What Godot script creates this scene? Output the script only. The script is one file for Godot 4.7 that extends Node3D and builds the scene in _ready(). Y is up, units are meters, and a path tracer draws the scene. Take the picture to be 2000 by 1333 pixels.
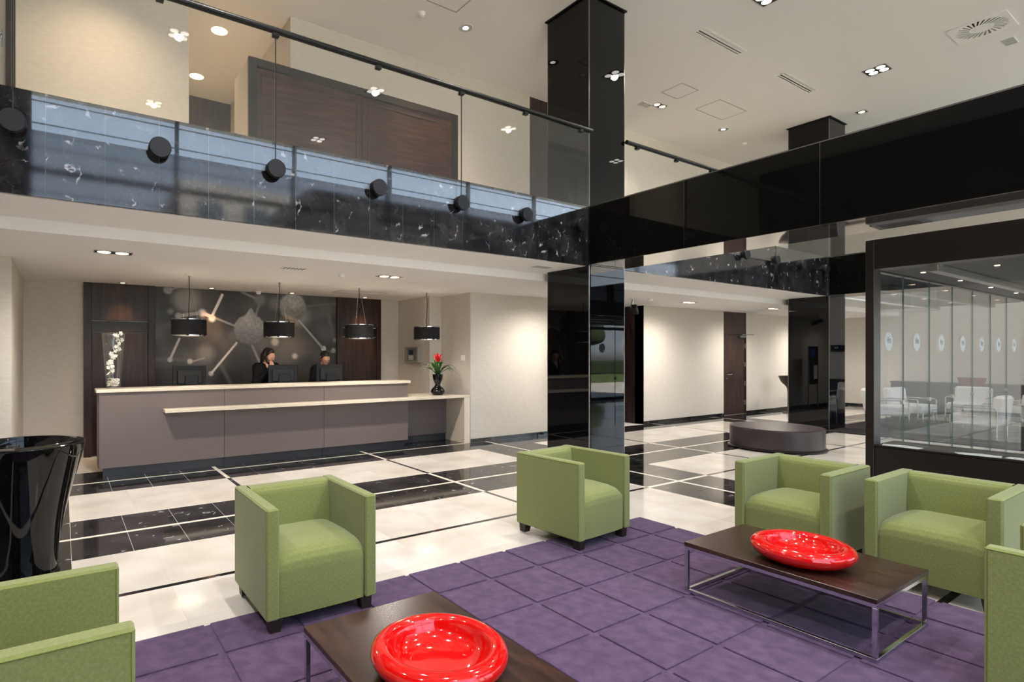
extends Node3D
# Double-height hotel lobby: reception under a gallery, green club chairs on a purple carved rug.

const CEIL := 6.47
const LOW := 2.66
const WZ := -7.87
const FZ := -5.18
const CAMH := 1.56

var M := {}
var box_cache := {}
var used := {}
var rng := RandomNumberGenerator.new()

# ---------------------------------------------------------------- helpers
func numbered(n: String) -> String:
	if not used.has(n):
		used[n] = 0
		return n
	used[n] += 1
	return "%s_%03d" % [n, used[n]]

func tag(o: Node, label: String, category: String, group := "") -> Node:
	o.set_meta("label", label)
	o.set_meta("category", category)
	if group != "":
		o.set_meta("group", group)
	return o

func thing(called: String, label: String, category: String, at := Vector3.ZERO, turn := 0.0, group := "") -> Node3D:
	var o := Node3D.new()
	o.name = numbered(called)
	add_child(o)
	o.position = at
	o.rotation.y = turn
	tag(o, label, category, group)
	return o

func copy_of(src: Node3D, base: String, label: String, at: Vector3, turn: float) -> Node3D:
	var o: Node3D = src.duplicate()
	o.name = numbered(base)
	add_child(o)
	o.position = at
	o.rotation.y = turn
	o.set_meta("label", label)
	return o

func struct_node(called: String) -> Node3D:
	var o := Node3D.new()
	o.name = numbered(called)
	add_child(o)
	o.set_meta("kind", "structure")
	return o

func put(parent: Node, called: String, mesh: Mesh, m: Material, at := Vector3.ZERO) -> MeshInstance3D:
	var o := MeshInstance3D.new()
	o.name = called
	o.mesh = mesh
	o.material_override = null
	for i in mesh.get_surface_count():
		o.set_surface_override_material(i, m)
	o.position = at
	parent.add_child(o, true)
	return o

func st_new() -> SurfaceTool:
	var st := SurfaceTool.new()
	st.begin(Mesh.PRIMITIVE_TRIANGLES)
	return st

func tri(st: SurfaceTool, a: Vector3, b: Vector3, c: Vector3, n: Vector3) -> void:
	if (b - a).cross(c - a).dot(n) > 0.0:
		var t := b
		b = c
		c = t
	st.set_normal(n)
	st.add_vertex(a)
	st.set_normal(n)
	st.add_vertex(b)
	st.set_normal(n)
	st.add_vertex(c)

func quad(st: SurfaceTool, a: Vector3, b: Vector3, c: Vector3, d: Vector3, n: Vector3) -> void:
	tri(st, a, b, c, n)
	tri(st, a, c, d, n)

func quad_n(st: SurfaceTool, p: Array, n: Array) -> void:
	var face: Vector3 = n[0] + n[1] + n[2] + n[3]
	var idx := [0, 1, 2, 0, 2, 3]
	if (p[1] - p[0]).cross(p[2] - p[0]).dot(face) + (p[2] - p[0]).cross(p[3] - p[0]).dot(face) > 0.0:
		idx = [0, 2, 1, 0, 3, 2]
	for k in idx:
		st.set_normal(n[k])
		st.add_vertex(p[k])

# a box with chamfered edges, added to a surface tool
func box_to(st: SurfaceTool, c: Vector3, s: Vector3, ch := 0.0) -> void:
	var h := s * 0.5
	var e: float = min(ch, min(h.x, min(h.y, h.z)) * 0.9)
	var ax := [Vector3.RIGHT, Vector3.UP, Vector3.BACK]
	for i in 3:
		var j := (i + 1) % 3
		var k := (i + 2) % 3
		for sg in [-1.0, 1.0]:
			var n: Vector3 = ax[i] * sg
			var o: Vector3 = c + n * h[i]
			var u: Vector3 = ax[j] * (h[j] - e)
			var v: Vector3 = ax[k] * (h[k] - e)
			quad(st, o - u - v, o + u - v, o + u + v, o - u + v, n)
	if e <= 0.0:
		return
	for i in 3:
		var j := (i + 1) % 3
		var k := (i + 2) % 3
		for a in [-1.0, 1.0]:
			for b in [-1.0, 1.0]:
				var w: Vector3 = ax[k] * (h[k] - e)
				var p: Vector3 = c + ax[i] * (a * h[i]) + ax[j] * (b * (h[j] - e))
				var q: Vector3 = c + ax[i] * (a * (h[i] - e)) + ax[j] * (b * h[j])
				quad(st, p - w, p + w, q + w, q - w, (ax[i] * a + ax[j] * b).normalized())
	for a in [-1.0, 1.0]:
		for b in [-1.0, 1.0]:
			for d in [-1.0, 1.0]:
				var sgn := Vector3(a, b, d)
				tri(st, c + sgn * Vector3(h.x, h.y - e, h.z - e), c + sgn * Vector3(h.x - e, h.y, h.z - e), c + sgn * Vector3(h.x - e, h.y - e, h.z), sgn.normalized())

func box_mesh(s: Vector3, ch := 0.0) -> ArrayMesh:
	var key := "%.4f_%.4f_%.4f_%.4f" % [s.x, s.y, s.z, ch]
	if not box_cache.has(key):
		var st := st_new()
		box_to(st, Vector3.ZERO, s, ch)
		box_cache[key] = st.commit()
	return box_cache[key]

func bx(parent: Node, called: String, c: Vector3, s: Vector3, m: Material, ch := 0.0) -> MeshInstance3D:
	return put(parent, called, box_mesh(s, ch), m, c)

# box given by two corners
func bb(parent: Node, called: String, a: Vector3, b: Vector3, m: Material, ch := 0.0) -> MeshInstance3D:
	return bx(parent, called, (a + b) * 0.5, (b - a).abs(), m, ch)

func struct_box(called: String, a: Vector3, b: Vector3, m: Material) -> MeshInstance3D:
	var o := bb(self, numbered(called), a, b, m)
	o.set_meta("kind", "structure")
	return o

# profile: points (radius, height); normals smoothed where the profile bends gently
func lathe_to(st: SurfaceTool, prof: Array, segs := 32, at := Vector3.ZERO, squash := Vector2.ONE) -> void:
	var ns := []
	for i in prof.size() - 1:
		var d: Vector2 = prof[i + 1] - prof[i]
		ns.append(Vector2(d.y, -d.x).normalized())
	for i in prof.size() - 1:
		var na: Vector2 = ns[i]
		var nb: Vector2 = ns[i]
		if i > 0 and ns[i].dot(ns[i - 1]) > 0.75:
			na = (ns[i] + ns[i - 1]).normalized()
		if i < ns.size() - 1 and ns[i].dot(ns[i + 1]) > 0.75:
			nb = (ns[i] + ns[i + 1]).normalized()
		for k in segs:
			var a := TAU * k / segs
			var b := TAU * (k + 1) / segs
			var da := Vector3(cos(a) * squash.x, 0, sin(a) * squash.y)
			var db := Vector3(cos(b) * squash.x, 0, sin(b) * squash.y)
			var up := Vector3.UP
			var p: Vector2 = prof[i]
			var q: Vector2 = prof[i + 1]
			var pts := [at + da * p.x + up * p.y, at + db * p.x + up * p.y, at + db * q.x + up * q.y, at + da * q.x + up * q.y]
			var nn := [da * na.x + up * na.y, db * na.x + up * na.y, db * nb.x + up * nb.y, da * nb.x + up * nb.y]
			quad_n(st, pts, nn)

func lathe(prof: Array, segs := 32) -> ArrayMesh:
	var st := st_new()
	lathe_to(st, prof, segs)
	return st.commit()

func tube_to(st: SurfaceTool, pts: Array, r: float, segs := 8, r2 := -1.0, caps := true) -> void:
	if r2 < 0.0:
		r2 = r
	var n := pts.size()
	var rings := []
	var dirs := []
	var prev := Vector3.ZERO
	for i in n:
		var d: Vector3 = (pts[min(i + 1, n - 1)] - pts[max(i - 1, 0)]).normalized()
		var side: Vector3
		if i == 0:
			side = d.cross(Vector3.UP if abs(d.y) < 0.9 else Vector3.RIGHT).normalized()
		else:
			side = (prev - d * prev.dot(d)).normalized()
		prev = side
		var other := d.cross(side)
		var rad: float = lerp(r, r2, float(i) / max(1, n - 1))
		var ring := []
		var rn := []
		for k in segs:
			var a := TAU * k / segs
			var v := side * cos(a) + other * sin(a)
			ring.append(pts[i] + v * rad)
			rn.append(v)
		rings.append([ring, rn])
		dirs.append(d)
	for i in n - 1:
		for k in segs:
			var l := (k + 1) % segs
			quad_n(st, [rings[i][0][k], rings[i][0][l], rings[i + 1][0][l], rings[i + 1][0][k]], [rings[i][1][k], rings[i][1][l], rings[i + 1][1][l], rings[i + 1][1][k]])
	if caps:
		for k in segs:
			var l := (k + 1) % segs
			tri(st, pts[0], rings[0][0][k], rings[0][0][l], -dirs[0])
			tri(st, pts[n - 1], rings[n - 1][0][k], rings[n - 1][0][l], dirs[n - 1])

func tube(pts: Array, r: float, segs := 8, r2 := -1.0) -> ArrayMesh:
	var st := st_new()
	tube_to(st, pts, r, segs, r2)
	return st.commit()

# grid surface from a callable f(u, v) -> Vector3, smooth, seen from both sides
func grid_to(st: SurfaceTool, f: Callable, nu: int, nv: int, flip := false) -> void:
	var P := []
	var N := []
	for i in nu + 1:
		var row := []
		var rn := []
		for j in nv + 1:
			var u := float(i) / nu
			var v := float(j) / nv
			row.append(f.call(u, v))
			var du: Vector3 = f.call(min(u + 0.01, 1.0), v) - f.call(max(u - 0.01, 0.0), v)
			var dv: Vector3 = f.call(u, min(v + 0.01, 1.0)) - f.call(u, max(v - 0.01, 0.0))
			var nn := du.cross(dv).normalized()
			rn.append(-nn if flip else nn)
		P.append(row)
		N.append(rn)
	for i in nu:
		for j in nv:
			quad_n(st, [P[i][j], P[i + 1][j], P[i + 1][j + 1], P[i][j + 1]], [N[i][j], N[i + 1][j], N[i + 1][j + 1], N[i][j + 1]])

# ---------------------------------------------------------------- materials
func C(r: float, g: float, b: float, a := 1.0) -> Color:
	return Color(r / 255.0, g / 255.0, b / 255.0, a)

func mat(called: String, color: Color, rough: float, spec := 0.5, metal := 0.0) -> StandardMaterial3D:
	var m := StandardMaterial3D.new()
	m.resource_name = called
	m.albedo_color = color
	m.roughness = rough
	m.metallic_specular = spec
	m.metallic = metal
	M[called] = m
	return m

func noise_tex(size: int, freq: float, colors: Array, stops: Array, fractal := FastNoiseLite.FRACTAL_FBM, octaves := 4, sd := 1, kind := FastNoiseLite.TYPE_SIMPLEX_SMOOTH, warp := 0.0) -> NoiseTexture2D:
	var n := FastNoiseLite.new()
	n.noise_type = kind
	n.seed = sd
	n.frequency = freq
	n.fractal_type = fractal
	n.fractal_octaves = octaves
	if warp > 0.0:
		n.domain_warp_enabled = true
		n.domain_warp_amplitude = warp
		n.domain_warp_frequency = freq * 1.5
	var g := Gradient.new()
	g.offsets = PackedFloat32Array(stops)
	g.colors = PackedColorArray(colors)
	var t := NoiseTexture2D.new()
	t.width = size
	t.height = size
	t.seamless = true
	t.noise = n
	t.color_ramp = g
	return t

func gray_tex(size: int, freq: float, octaves := 3, sd := 7, kind := FastNoiseLite.TYPE_SIMPLEX_SMOOTH) -> NoiseTexture2D:
	return noise_tex(size, freq, [Color.BLACK, Color.WHITE], [0.0, 1.0], FastNoiseLite.FRACTAL_FBM, octaves, sd, kind)

func world_tex(m: StandardMaterial3D, t: Texture2D, scale: float, offset := Vector3.ZERO, world := true) -> void:
	m.albedo_texture = t
	m.uv1_triplanar = true
	m.uv1_world_triplanar = world
	m.uv1_scale = Vector3.ONE * scale
	m.uv1_offset = offset

func relief(m: StandardMaterial3D, t: Texture2D, cm: float) -> void:
	m.heightmap_enabled = true
	m.heightmap_texture = t
	m.heightmap_scale = cm

# near-black limestone: faint clouds, sparse white strokes and pin-prick fossils
func marble_texture() -> ImageTexture:
	var S := 720
	var a := FastNoiseLite.new()
	a.seed = 11
	a.frequency = 0.006
	a.fractal_octaves = 4
	var b := FastNoiseLite.new()
	b.seed = 12
	b.frequency = 0.009
	b.fractal_octaves = 3
	b.domain_warp_enabled = true
	b.domain_warp_amplitude = 40.0
	b.domain_warp_frequency = 0.012
	var c := FastNoiseLite.new()
	c.seed = 13
	c.frequency = 0.012
	c.fractal_octaves = 2
	var d := FastNoiseLite.new()
	d.seed = 14
	d.noise_type = FastNoiseLite.TYPE_VALUE
	d.frequency = 0.33
	d.fractal_type = FastNoiseLite.FRACTAL_NONE
	var im := Image.create(S, S, false, Image.FORMAT_RGB8)
	for y in S:
		for x in S:
			var cl := a.get_noise_2d(x, y)
			var v: float = 0.125 + 0.09 * cl
			var m := c.get_noise_2d(x, y)
			var ridge: float = 1.0 - abs(b.get_noise_2d(x, y)) * 14.0
			if ridge > 0.0:
				v += ridge * (0.06 + 0.55 * smoothstep(0.26, 0.55, m))
			if d.get_noise_2d(x, y) > 0.86 - 0.12 * cl:
				v += 0.12 + 0.2 * m
			im.set_pixel(x, y, Color(v * 1.01, v * 0.97, v))
	return ImageTexture.create_from_image(im)

func make_materials() -> void:
	# stone
	var vein := marble_texture()
	for k in 5:
		var m := mat("black_marble_%d" % k, Color.WHITE, 0.06, 0.55)
		world_tex(m, vein, 0.55, Vector3(0.37, 0.11, 0.53) * k)
	var cream := noise_tex(512, 0.006, [C(202, 194, 185), C(210, 203, 195), C(214, 208, 201), C(218, 213, 207)], [0.15, 0.42, 0.62, 0.9], FastNoiseLite.FRACTAL_FBM, 5, 23, FastNoiseLite.TYPE_SIMPLEX_SMOOTH, 30.0)
	for k in 4:
		var m := mat("cream_marble_%d" % k, [C(255, 255, 255), C(251, 250, 247), C(255, 252, 248), C(248, 247, 244)][k], 0.09, 0.5)
		world_tex(m, cream, 0.42, Vector3(0.29, 0.17, 0.41) * k)
	mat("line_cream", C(218, 210, 198), 0.1)
	mat("grout", C(185, 181, 174), 0.7)
	# walls and ceilings
	var weave := noise_tex(256, 0.05, [C(204, 197, 186), C(209, 202, 192)], [0.3, 0.7], FastNoiseLite.FRACTAL_FBM, 3, 5)
	var w := mat("wallpaper", Color.WHITE, 0.75, 0.3)
	world_tex(w, weave, 1.0)
	w.uv1_scale = Vector3(0.5, 2.2, 0.5)
	mat("white_paint", C(242, 239, 237), 0.8, 0.3)
	mat("ceiling_paint", C(234, 231, 229), 0.85, 0.3)
	mat("fixture_white", C(236, 234, 230), 0.45)
	# timber
	var grain := noise_tex(512, 0.012, [C(38, 26, 23), C(50, 35, 31), C(62, 44, 38)], [0.25, 0.5, 0.8], FastNoiseLite.FRACTAL_FBM, 5, 31)
	var br := mat("brown_wood", Color.WHITE, 0.38, 0.45)
	world_tex(br, grain, 0.6)
	br.uv1_scale = Vector3(1.6, 0.16, 1.6)
	var bh := mat("brown_wood_level", Color.WHITE, 0.3, 0.45)
	world_tex(bh, noise_tex(512, 0.012, [C(48, 26, 22), C(64, 38, 32), C(82, 52, 42)], [0.25, 0.5, 0.8], FastNoiseLite.FRACTAL_FBM, 5, 33), 0.6)
	bh.uv1_scale = Vector3(0.25, 2.4, 0.25)
	var wt := mat("wenge", Color.WHITE, 0.27, 0.45)
	world_tex(wt, noise_tex(512, 0.012, [C(40, 24, 19), C(52, 33, 27), C(64, 42, 34)], [0.25, 0.5, 0.8], FastNoiseLite.FRACTAL_FBM, 5, 37), 0.6)
	wt.uv1_scale = Vector3(3.0, 3.0, 0.4)
	mat("dark_leg", C(32, 22, 18), 0.4)
	mat("desk_laminate", C(108, 96, 93), 0.42, 0.45)
	mat("plastic_mid", C(104, 101, 96), 0.4)
	mat("kick", C(48, 50, 56), 0.3)
	var tr := mat("travertine", Color.WHITE, 0.2)
	world_tex(tr, noise_tex(512, 0.02, [C(210, 197, 176), C(219, 206, 186), C(226, 214, 196)], [0.25, 0.5, 0.8], FastNoiseLite.FRACTAL_FBM, 4, 41), 0.7)
	tr.uv1_scale = Vector3(0.5, 6.0, 3.0)
	# fabrics
	var nap := noise_tex(512, 0.02, [C(117, 123, 71), C(122, 128, 76), C(128, 134, 82)], [0.2, 0.5, 0.8], FastNoiseLite.FRACTAL_FBM, 7, 51)
	var fine := gray_tex(256, 0.22, 2, 53)
	var gf := mat("green_fabric", Color.WHITE, 0.85, 0.2)
	world_tex(gf, nap, 6.0, Vector3.ZERO, false)
	gf.rim_enabled = true
	gf.rim = 0.5
	gf.rim_tint = 0.4
	relief(gf, fine, 0.12)
	mat("green_seam", C(96, 106, 52), 0.9, 0.2)
	var pile := noise_tex(512, 0.016, [C(72, 55, 80), C(80, 62, 88), C(88, 70, 96)], [0.2, 0.5, 0.82], FastNoiseLite.FRACTAL_FBM, 6, 61, FastNoiseLite.TYPE_SIMPLEX_SMOOTH, 20.0)
	var pf := mat("purple_pile", Color.WHITE, 0.95, 0.15)
	world_tex(pf, pile, 1.1)
	pf.rim_enabled = true
	pf.rim = 0.25
	pf.rim_tint = 0.6
	relief(pf, gray_tex(256, 0.3, 2, 63), 0.25)
	mat("purple_base", C(80, 60, 94), 0.95, 0.1)
	mat("black_shade", C(26, 25, 26), 0.7, 0.3)
	mat("leather", C(54, 44, 46), 0.36, 0.5)
	mat("white_leather", C(226, 226, 222), 0.45)
	mat("dark_carpet", C(58, 54, 56), 0.95, 0.1)
	# gloss
	mat("black_glass", C(6, 6, 8), 0.015, 0.42)
	mat("beam_glass", C(10, 10, 9), 0.03, 0.42)
	mat("mirror_black", C(190, 186, 182), 0.03, 0.5, 0.9)
	mat("black_lacquer", C(7, 7, 8), 0.04, 0.42)
	var red := mat("red_lacquer", C(196, 10, 9), 0.07, 0.5)
	red.clearcoat_enabled = true
	red.clearcoat = 0.6
	red.clearcoat_roughness = 0.03
	mat("maroon_lacquer", C(112, 18, 20), 0.12)
	mat("chrome", C(205, 205, 210), 0.12, 0.5, 1.0)
	mat("steel", C(170, 168, 165), 0.3, 0.5, 1.0)
	mat("silver_trim", C(150, 150, 152), 0.25, 0.5, 1.0)
	mat("black_metal", C(16, 17, 18), 0.35, 0.4)
	mat("disc_black", C(24, 24, 28), 0.4, 0.4)
	mat("frame_brown", C(30, 22, 19), 0.35, 0.45)
	mat("dark_gray", C(44, 46, 48), 0.5)
	mat("lamp_housing", C(20, 20, 20), 0.5)
	mat("plastic_black", C(13, 13, 14), 0.4, 0.35)
	mat("plastic_dark", C(24, 24, 25), 0.45, 0.35)
	mat("plastic_gray", C(150, 148, 142), 0.45)
	mat("galvanised", C(128, 130, 132), 0.5)
	mat("seam_gray", C(150, 147, 142), 0.8)
	mat("paper", C(238, 236, 230), 0.6)
	mat("paper_blue", C(40, 80, 150), 0.5)
	mat("leaf", C(58, 110, 38), 0.45)
	mat("leaf_dark", C(36, 74, 30), 0.45)
	mat("bract_red", C(206, 26, 26), 0.45)
	mat("petal", C(240, 238, 226), 0.6)
	mat("stem", C(120, 130, 70), 0.6)
	mat("pebble", C(232, 226, 216), 0.5)
	mat("skin", C(214, 160, 132), 0.5)
	mat("hair", C(30, 18, 14), 0.4)
	mat("suit", C(16, 16, 18), 0.8, 0.3)
	mat("shirt", C(214, 214, 216), 0.7)
	mat("lips", C(168, 74, 68), 0.5)
	mat("eye_dark", C(24, 16, 14), 0.3)
	# glass
	var g := mat("clear_glass", C(150, 170, 160, 0.006), 0.0, 0.6)
	g.transparency = BaseMaterial3D.TRANSPARENCY_ALPHA
	var g2 := mat("tint_glass", C(110, 140, 130, 0.008), 0.0, 0.6)
	g2.transparency = BaseMaterial3D.TRANSPARENCY_ALPHA
	var g3 := mat("facade_glass", C(120, 130, 130, 0.01), 0.0, 0.5)
	g3.transparency = BaseMaterial3D.TRANSPARENCY_ALPHA
	var dc := mat("decal", C(240, 246, 250), 0.6)
	dc.backlight_enabled = true
	dc.backlight = Color(0.8, 0.85, 0.9)
	mat("decal_ink", C(92, 112, 124), 0.5)
	# light sources
	for l in [["lamp_cool", Color(1.0, 0.97, 0.93), 6.0], ["lamp_warm", Color(1.0, 0.86, 0.68), 6.0], ["lamp_soft", Color(1.0, 0.9, 0.76), 2.5]]:
		var e := mat(l[0], Color(1, 1, 1), 0.4)
		e.emission_enabled = true
		e.emission = l[1]
		e.emission_energy_multiplier = l[2]
	# outdoors
	mat("glass_edge", C(60, 98, 96), 0.1)
	mat("paving", C(186, 182, 174), 0.8)
	mat("lawn", C(84, 98, 62), 0.95, 0.1)
	mat("hedge_green", C(50, 62, 42), 0.95, 0.1)
	mat("bark", C(88, 72, 56), 0.9, 0.1)
	mat("crown_green", C(52, 64, 42), 0.95, 0.1)
	mat("concrete", C(140, 140, 140), 0.85, 0.2)
	mat("far_window", C(60, 72, 84), 0.15)

# ---------------------------------------------------------------- camera, sky, exposure
func make_view() -> void:
	var cam := Camera3D.new()
	cam.name = "camera"
	add_child(cam)
	cam.position = Vector3(0, CAMH, 0)
	cam.rotation.y = -atan2(703.0, 1095.0)
	cam.projection = Camera3D.PROJECTION_FRUSTUM
	cam.near = 0.05
	cam.far = 300.0
	cam.size = 2.0 * 0.05 * 666.5 / 1095.0
	cam.frustum_offset = Vector2(0.05 * 175.0 / 1095.0, 0.05 * 26.5 / 1095.0)
	cam.current = true
	var sun := DirectionalLight3D.new()
	sun.name = "sun"
	add_child(sun)
	sun.rotation = Vector3(deg_to_rad(-48), deg_to_rad(165), 0)
	sun.light_energy = SUN_ENERGY
	sun.light_color = Color(1.0, 0.96, 0.9)
	sun.light_angular_distance = 0.6
	sun.shadow_enabled = true
	sun.sky_mode = DirectionalLight3D.SKY_MODE_LIGHT_ONLY
	var sky := ProceduralSkyMaterial.new()
	sky.sky_top_color = Color(0.7, 0.8, 0.92)
	sky.sky_horizon_color = Color(0.9, 0.94, 0.97)
	sky.ground_horizon_color = Color(0.6, 0.6, 0.58)
	sky.ground_bottom_color = Color(0.4, 0.4, 0.4)
	var env := Environment.new()
	env.background_mode = Environment.BG_SKY
	env.sky = Sky.new()
	env.sky.sky_material = sky
	env.background_energy_multiplier = SKY_ENERGY
	env.tonemap_mode = Environment.TONE_MAPPER_LINEAR
	env.tonemap_exposure = EXPOSURE
	env.sdfgi_enabled = true
	env.ssao_enabled = true
	env.ssil_enabled = true
	var we := WorldEnvironment.new()
	we.name = "environment"
	we.environment = env
	add_child(we)

const SUN_ENERGY := 16.0
const SKY_ENERGY := 4.0
const EXPOSURE := 1.26
const WARM := Color(1.0, 0.965, 0.92)
const AMBER := Color(1.0, 0.89, 0.73)
const COOL := Color(1.0, 0.98, 0.955)

func spot(parent: Node, at: Vector3, energy: float, color: Color, angle := 62.0, size := 0.06, towards := Vector3.DOWN) -> void:
	var s := SpotLight3D.new()
	s.name = "lamp_light"
	parent.add_child(s, true)
	s.position = at
	if towards == Vector3.DOWN:
		s.rotation.x = -PI / 2
	else:
		s.transform.basis = Basis.looking_at(towards.normalized(), Vector3.BACK)
	s.light_energy = energy
	s.light_color = color
	s.spot_angle = angle
	s.spot_angle_attenuation = 1.0
	s.spot_range = 30.0
	s.spot_attenuation = 2.0
	s.light_size = size
	s.shadow_enabled = true

# recessed ceiling fitting with lamps laid out on a plate
func fitting(label: String, at: Vector3, plate: Vector2, lamps: Array, r: float, energy: float, lamp_mat: String, color: Color, group: String, angle := 62.0) -> void:
	var t := thing("recessed_light", label, "ceiling light", at, 0.0, group)
	var st := st_new()
	var w := 0.012
	for s in [-1.0, 1.0]:
		box_to(st, Vector3(s * (plate.x / 2 - w / 2), -0.003, 0), Vector3(w, 0.006, plate.y))
		box_to(st, Vector3(0, -0.003, s * (plate.y / 2 - w / 2)), Vector3(plate.x - 2 * w, 0.006, w))
	put(t, "frame", st.commit(), M.steel)
	bx(t, "housing", Vector3(0, -0.002, 0), Vector3(plate.x - 2 * w, 0.004, plate.y - 2 * w), M.lamp_housing)
	for l in lamps:
		put(t, "lamp", lathe([Vector2(0, -0.009), Vector2(r * 0.85, -0.009), Vector2(r, -0.0045)], 20), M[lamp_mat], Vector3(l.x, 0, l.y))
	spot(t, Vector3(0, -0.03, 0), energy, color, angle)

func round_light(label: String, at: Vector3, r: float, energy: float, lit: bool, group: String) -> void:
	var t := thing("round_downlight", label, "ceiling light", at, 0.0, group)
	put(t, "rim", lathe([Vector2(r * 1.12, 0.0), Vector2(r * 1.1, -0.006), Vector2(r, -0.006), Vector2(r * 0.97, 0.0)], 28), M.fixture_white)
	put(t, "reflector", lathe([Vector2(r * 0.97, -0.004), Vector2(r * 0.55, -0.001), Vector2(0, -0.001)], 28), M.lamp_soft if lit else M.chrome)
	put(t, "lamp", lathe([Vector2(0, -0.006), Vector2(r * 0.3, -0.006), Vector2(r * 0.42, -0.002)], 16), M.lamp_cool)
	spot(t, Vector3(0, -0.03, 0), energy, AMBER, 60.0)

func smoke_detector(label: String, at: Vector3) -> void:
	var t := thing("smoke_detector", label, "smoke detector", at, 0.0, "ceiling smoke detectors")
	put(t, "base", lathe([Vector2(0.055, 0), Vector2(0.055, -0.018), Vector2(0.05, -0.022), Vector2(0, -0.022)], 24), M.fixture_white)
	put(t, "sensor_head", lathe([Vector2(0.042, -0.022), Vector2(0.04, -0.045), Vector2(0.028, -0.055), Vector2(0, -0.056)], 24), M.white_paint)

# ---------------------------------------------------------------- floor
func tile(parent: Node, x0: float, x1: float, z0: float, z1: float, m: Material, called: String, gap: float) -> void:
	bx(parent, called, Vector3((x0 + x1) / 2, -0.006, (z0 + z1) / 2), Vector3(x1 - x0 - gap, 0.012, z1 - z0 - gap), m)

func make_floor() -> void:
	var base := struct_box("floor", Vector3(-4, -0.2, -11.5), Vector3(20.2, -0.0015, 2.4), M.grout)
	# the children below are placed in the floor's own frame
	var off := base.position
	var lw := 0.024
	var xs := [[-4.0, -1.16, "F"], [-1.16, -0.55 - lw, "B"], [-0.55 - lw, -0.55 + lw, "W"], [-0.55 + lw, 0.058, "B"], [0.058, 1.766 - lw, "F"], [1.766 - lw, 1.766 + lw, "L"], [1.766 + lw, 4.045 - lw, "F"], [4.045 - lw, 4.045 + lw, "L"], [4.045 + lw, 5.79, "F"], [5.79, 6.39 - lw, "B"], [6.39 - lw, 6.39 + lw, "W"], [6.39 + lw, 7.01, "B"], [7.01, 8.71 - lw, "F"], [8.71 - lw, 8.71 + lw, "L"], [8.71 + lw, 11.22 - lw, "F"], [11.22 - lw, 11.22 + lw, "L"], [11.22 + lw, 13.01, "F"], [13.01, 13.61 - lw, "B"], [13.61 - lw, 13.61 + lw, "W"], [13.61 + lw, 14.21, "B"], [14.21, 15.95 - lw, "F"], [15.95 - lw, 15.95 + lw, "L"], [15.95 + lw, 20.0, "F"]]
	var zs := [[-8.6, -7.88 - lw, "B"], [-7.88 - lw, -7.88 + lw, "W"], [-7.88 + lw, -7.28, "B"], [-7.28, -6.15, "F"], [-6.15, -5.567 - lw, "B"], [-5.567 - lw, -5.567 + lw, "W"], [-5.567 + lw, -4.985, "B"], [-4.985, -4.11 - lw, "F"], [-4.11 - lw, -4.11 + lw, "L"], [-4.11 + lw, -1.2 - lw, "F"], [-1.2 - lw, -1.2 + lw, "L"], [-1.2 + lw, -0.33, "F"], [-0.33, 0.84, "B"], [0.84, 2.4, "F"]]
	for xi in xs:
		for zi in zs:
			var a: String = xi[2]
			var b: String = zi[2]
			var kind := ""
			if a == "W" and b == "W":
				kind = "bstrip"
			elif a == "W" or b == "W":
				kind = "wstrip"
			elif (a == "L" and b == "B") or (b == "L" and a == "B"):
				kind = "wstrip"
			elif a == "B" or b == "B":
				kind = "black"
			elif a == "L" or b == "L":
				kind = "bstrip"
			else:
				kind = "cream"
			var x0: float = xi[0]
			var x1: float = xi[1]
			var z0: float = zi[0]
			var z1: float = zi[1]
			if z1 < -7.9 and x0 > 6.1:
				continue
			var far := x0 > 14.0 or z0 > 0.8 or x1 < -1.1
			if kind == "wstrip" or kind == "bstrip":
				bx(base, "inlay_strip", Vector3((x0 + x1) / 2, -0.006, (z0 + z1) / 2) - off, Vector3(x1 - x0, 0.012, z1 - z0), M.line_cream if kind == "wstrip" else M.black_marble_0)
				continue
			var nx := 1
			var nz := 1
			if kind == "black":
				if b == "B" and a == "F":
					nx = int(round((x1 - x0) / 0.4))
				elif a == "B" and b == "F":
					nz = int(round((z1 - z0) / 0.4))
				if b == "B" and z0 == -0.33:
					nz = 2
			else:
				nx = int(round((x1 - x0) / (2.4 if far else 0.62)))
				nz = int(round((z1 - z0) / (2.4 if far else 0.62)))
			nx = max(1, nx)
			nz = max(1, nz)
			for i in nx:
				for j in nz:
					var c := Vector3(lerp(x0, x1, (i + 0.5) / nx), -0.006, lerp(z0, z1, (j + 0.5) / nz)) - off
					if kind == "black":
						bx(base, "marble_tile", c, Vector3((x1 - x0) / nx - 0.0035, 0.012, (z1 - z0) / nz - 0.0035), M["black_marble_%d" % (rng.randi() % 5)])
					else:
						bx(base, "marble_slab", c, Vector3((x1 - x0) / nx - 0.0006, 0.012, (z1 - z0) / nz - 0.0006), M["cream_marble_%d" % (rng.randi() % 4)])

# ---------------------------------------------------------------- shell
func V(x: float, y: float, z: float) -> Vector3:
	return Vector3(x, y, z)

func baseboard(called: String, x0: float, x1: float, z: float) -> void:
	var b := struct_node(called)
	var n := int(round((x1 - x0) / 0.4))
	for i in n:
		var w := (x1 - x0) / n
		bx(b, "skirting_tile", V(x0 + w * (i + 0.5), 0.034, z + 0.006), V(w - 0.002, 0.068, 0.012), M["black_marble_%d" % (i % 5)])

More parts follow.
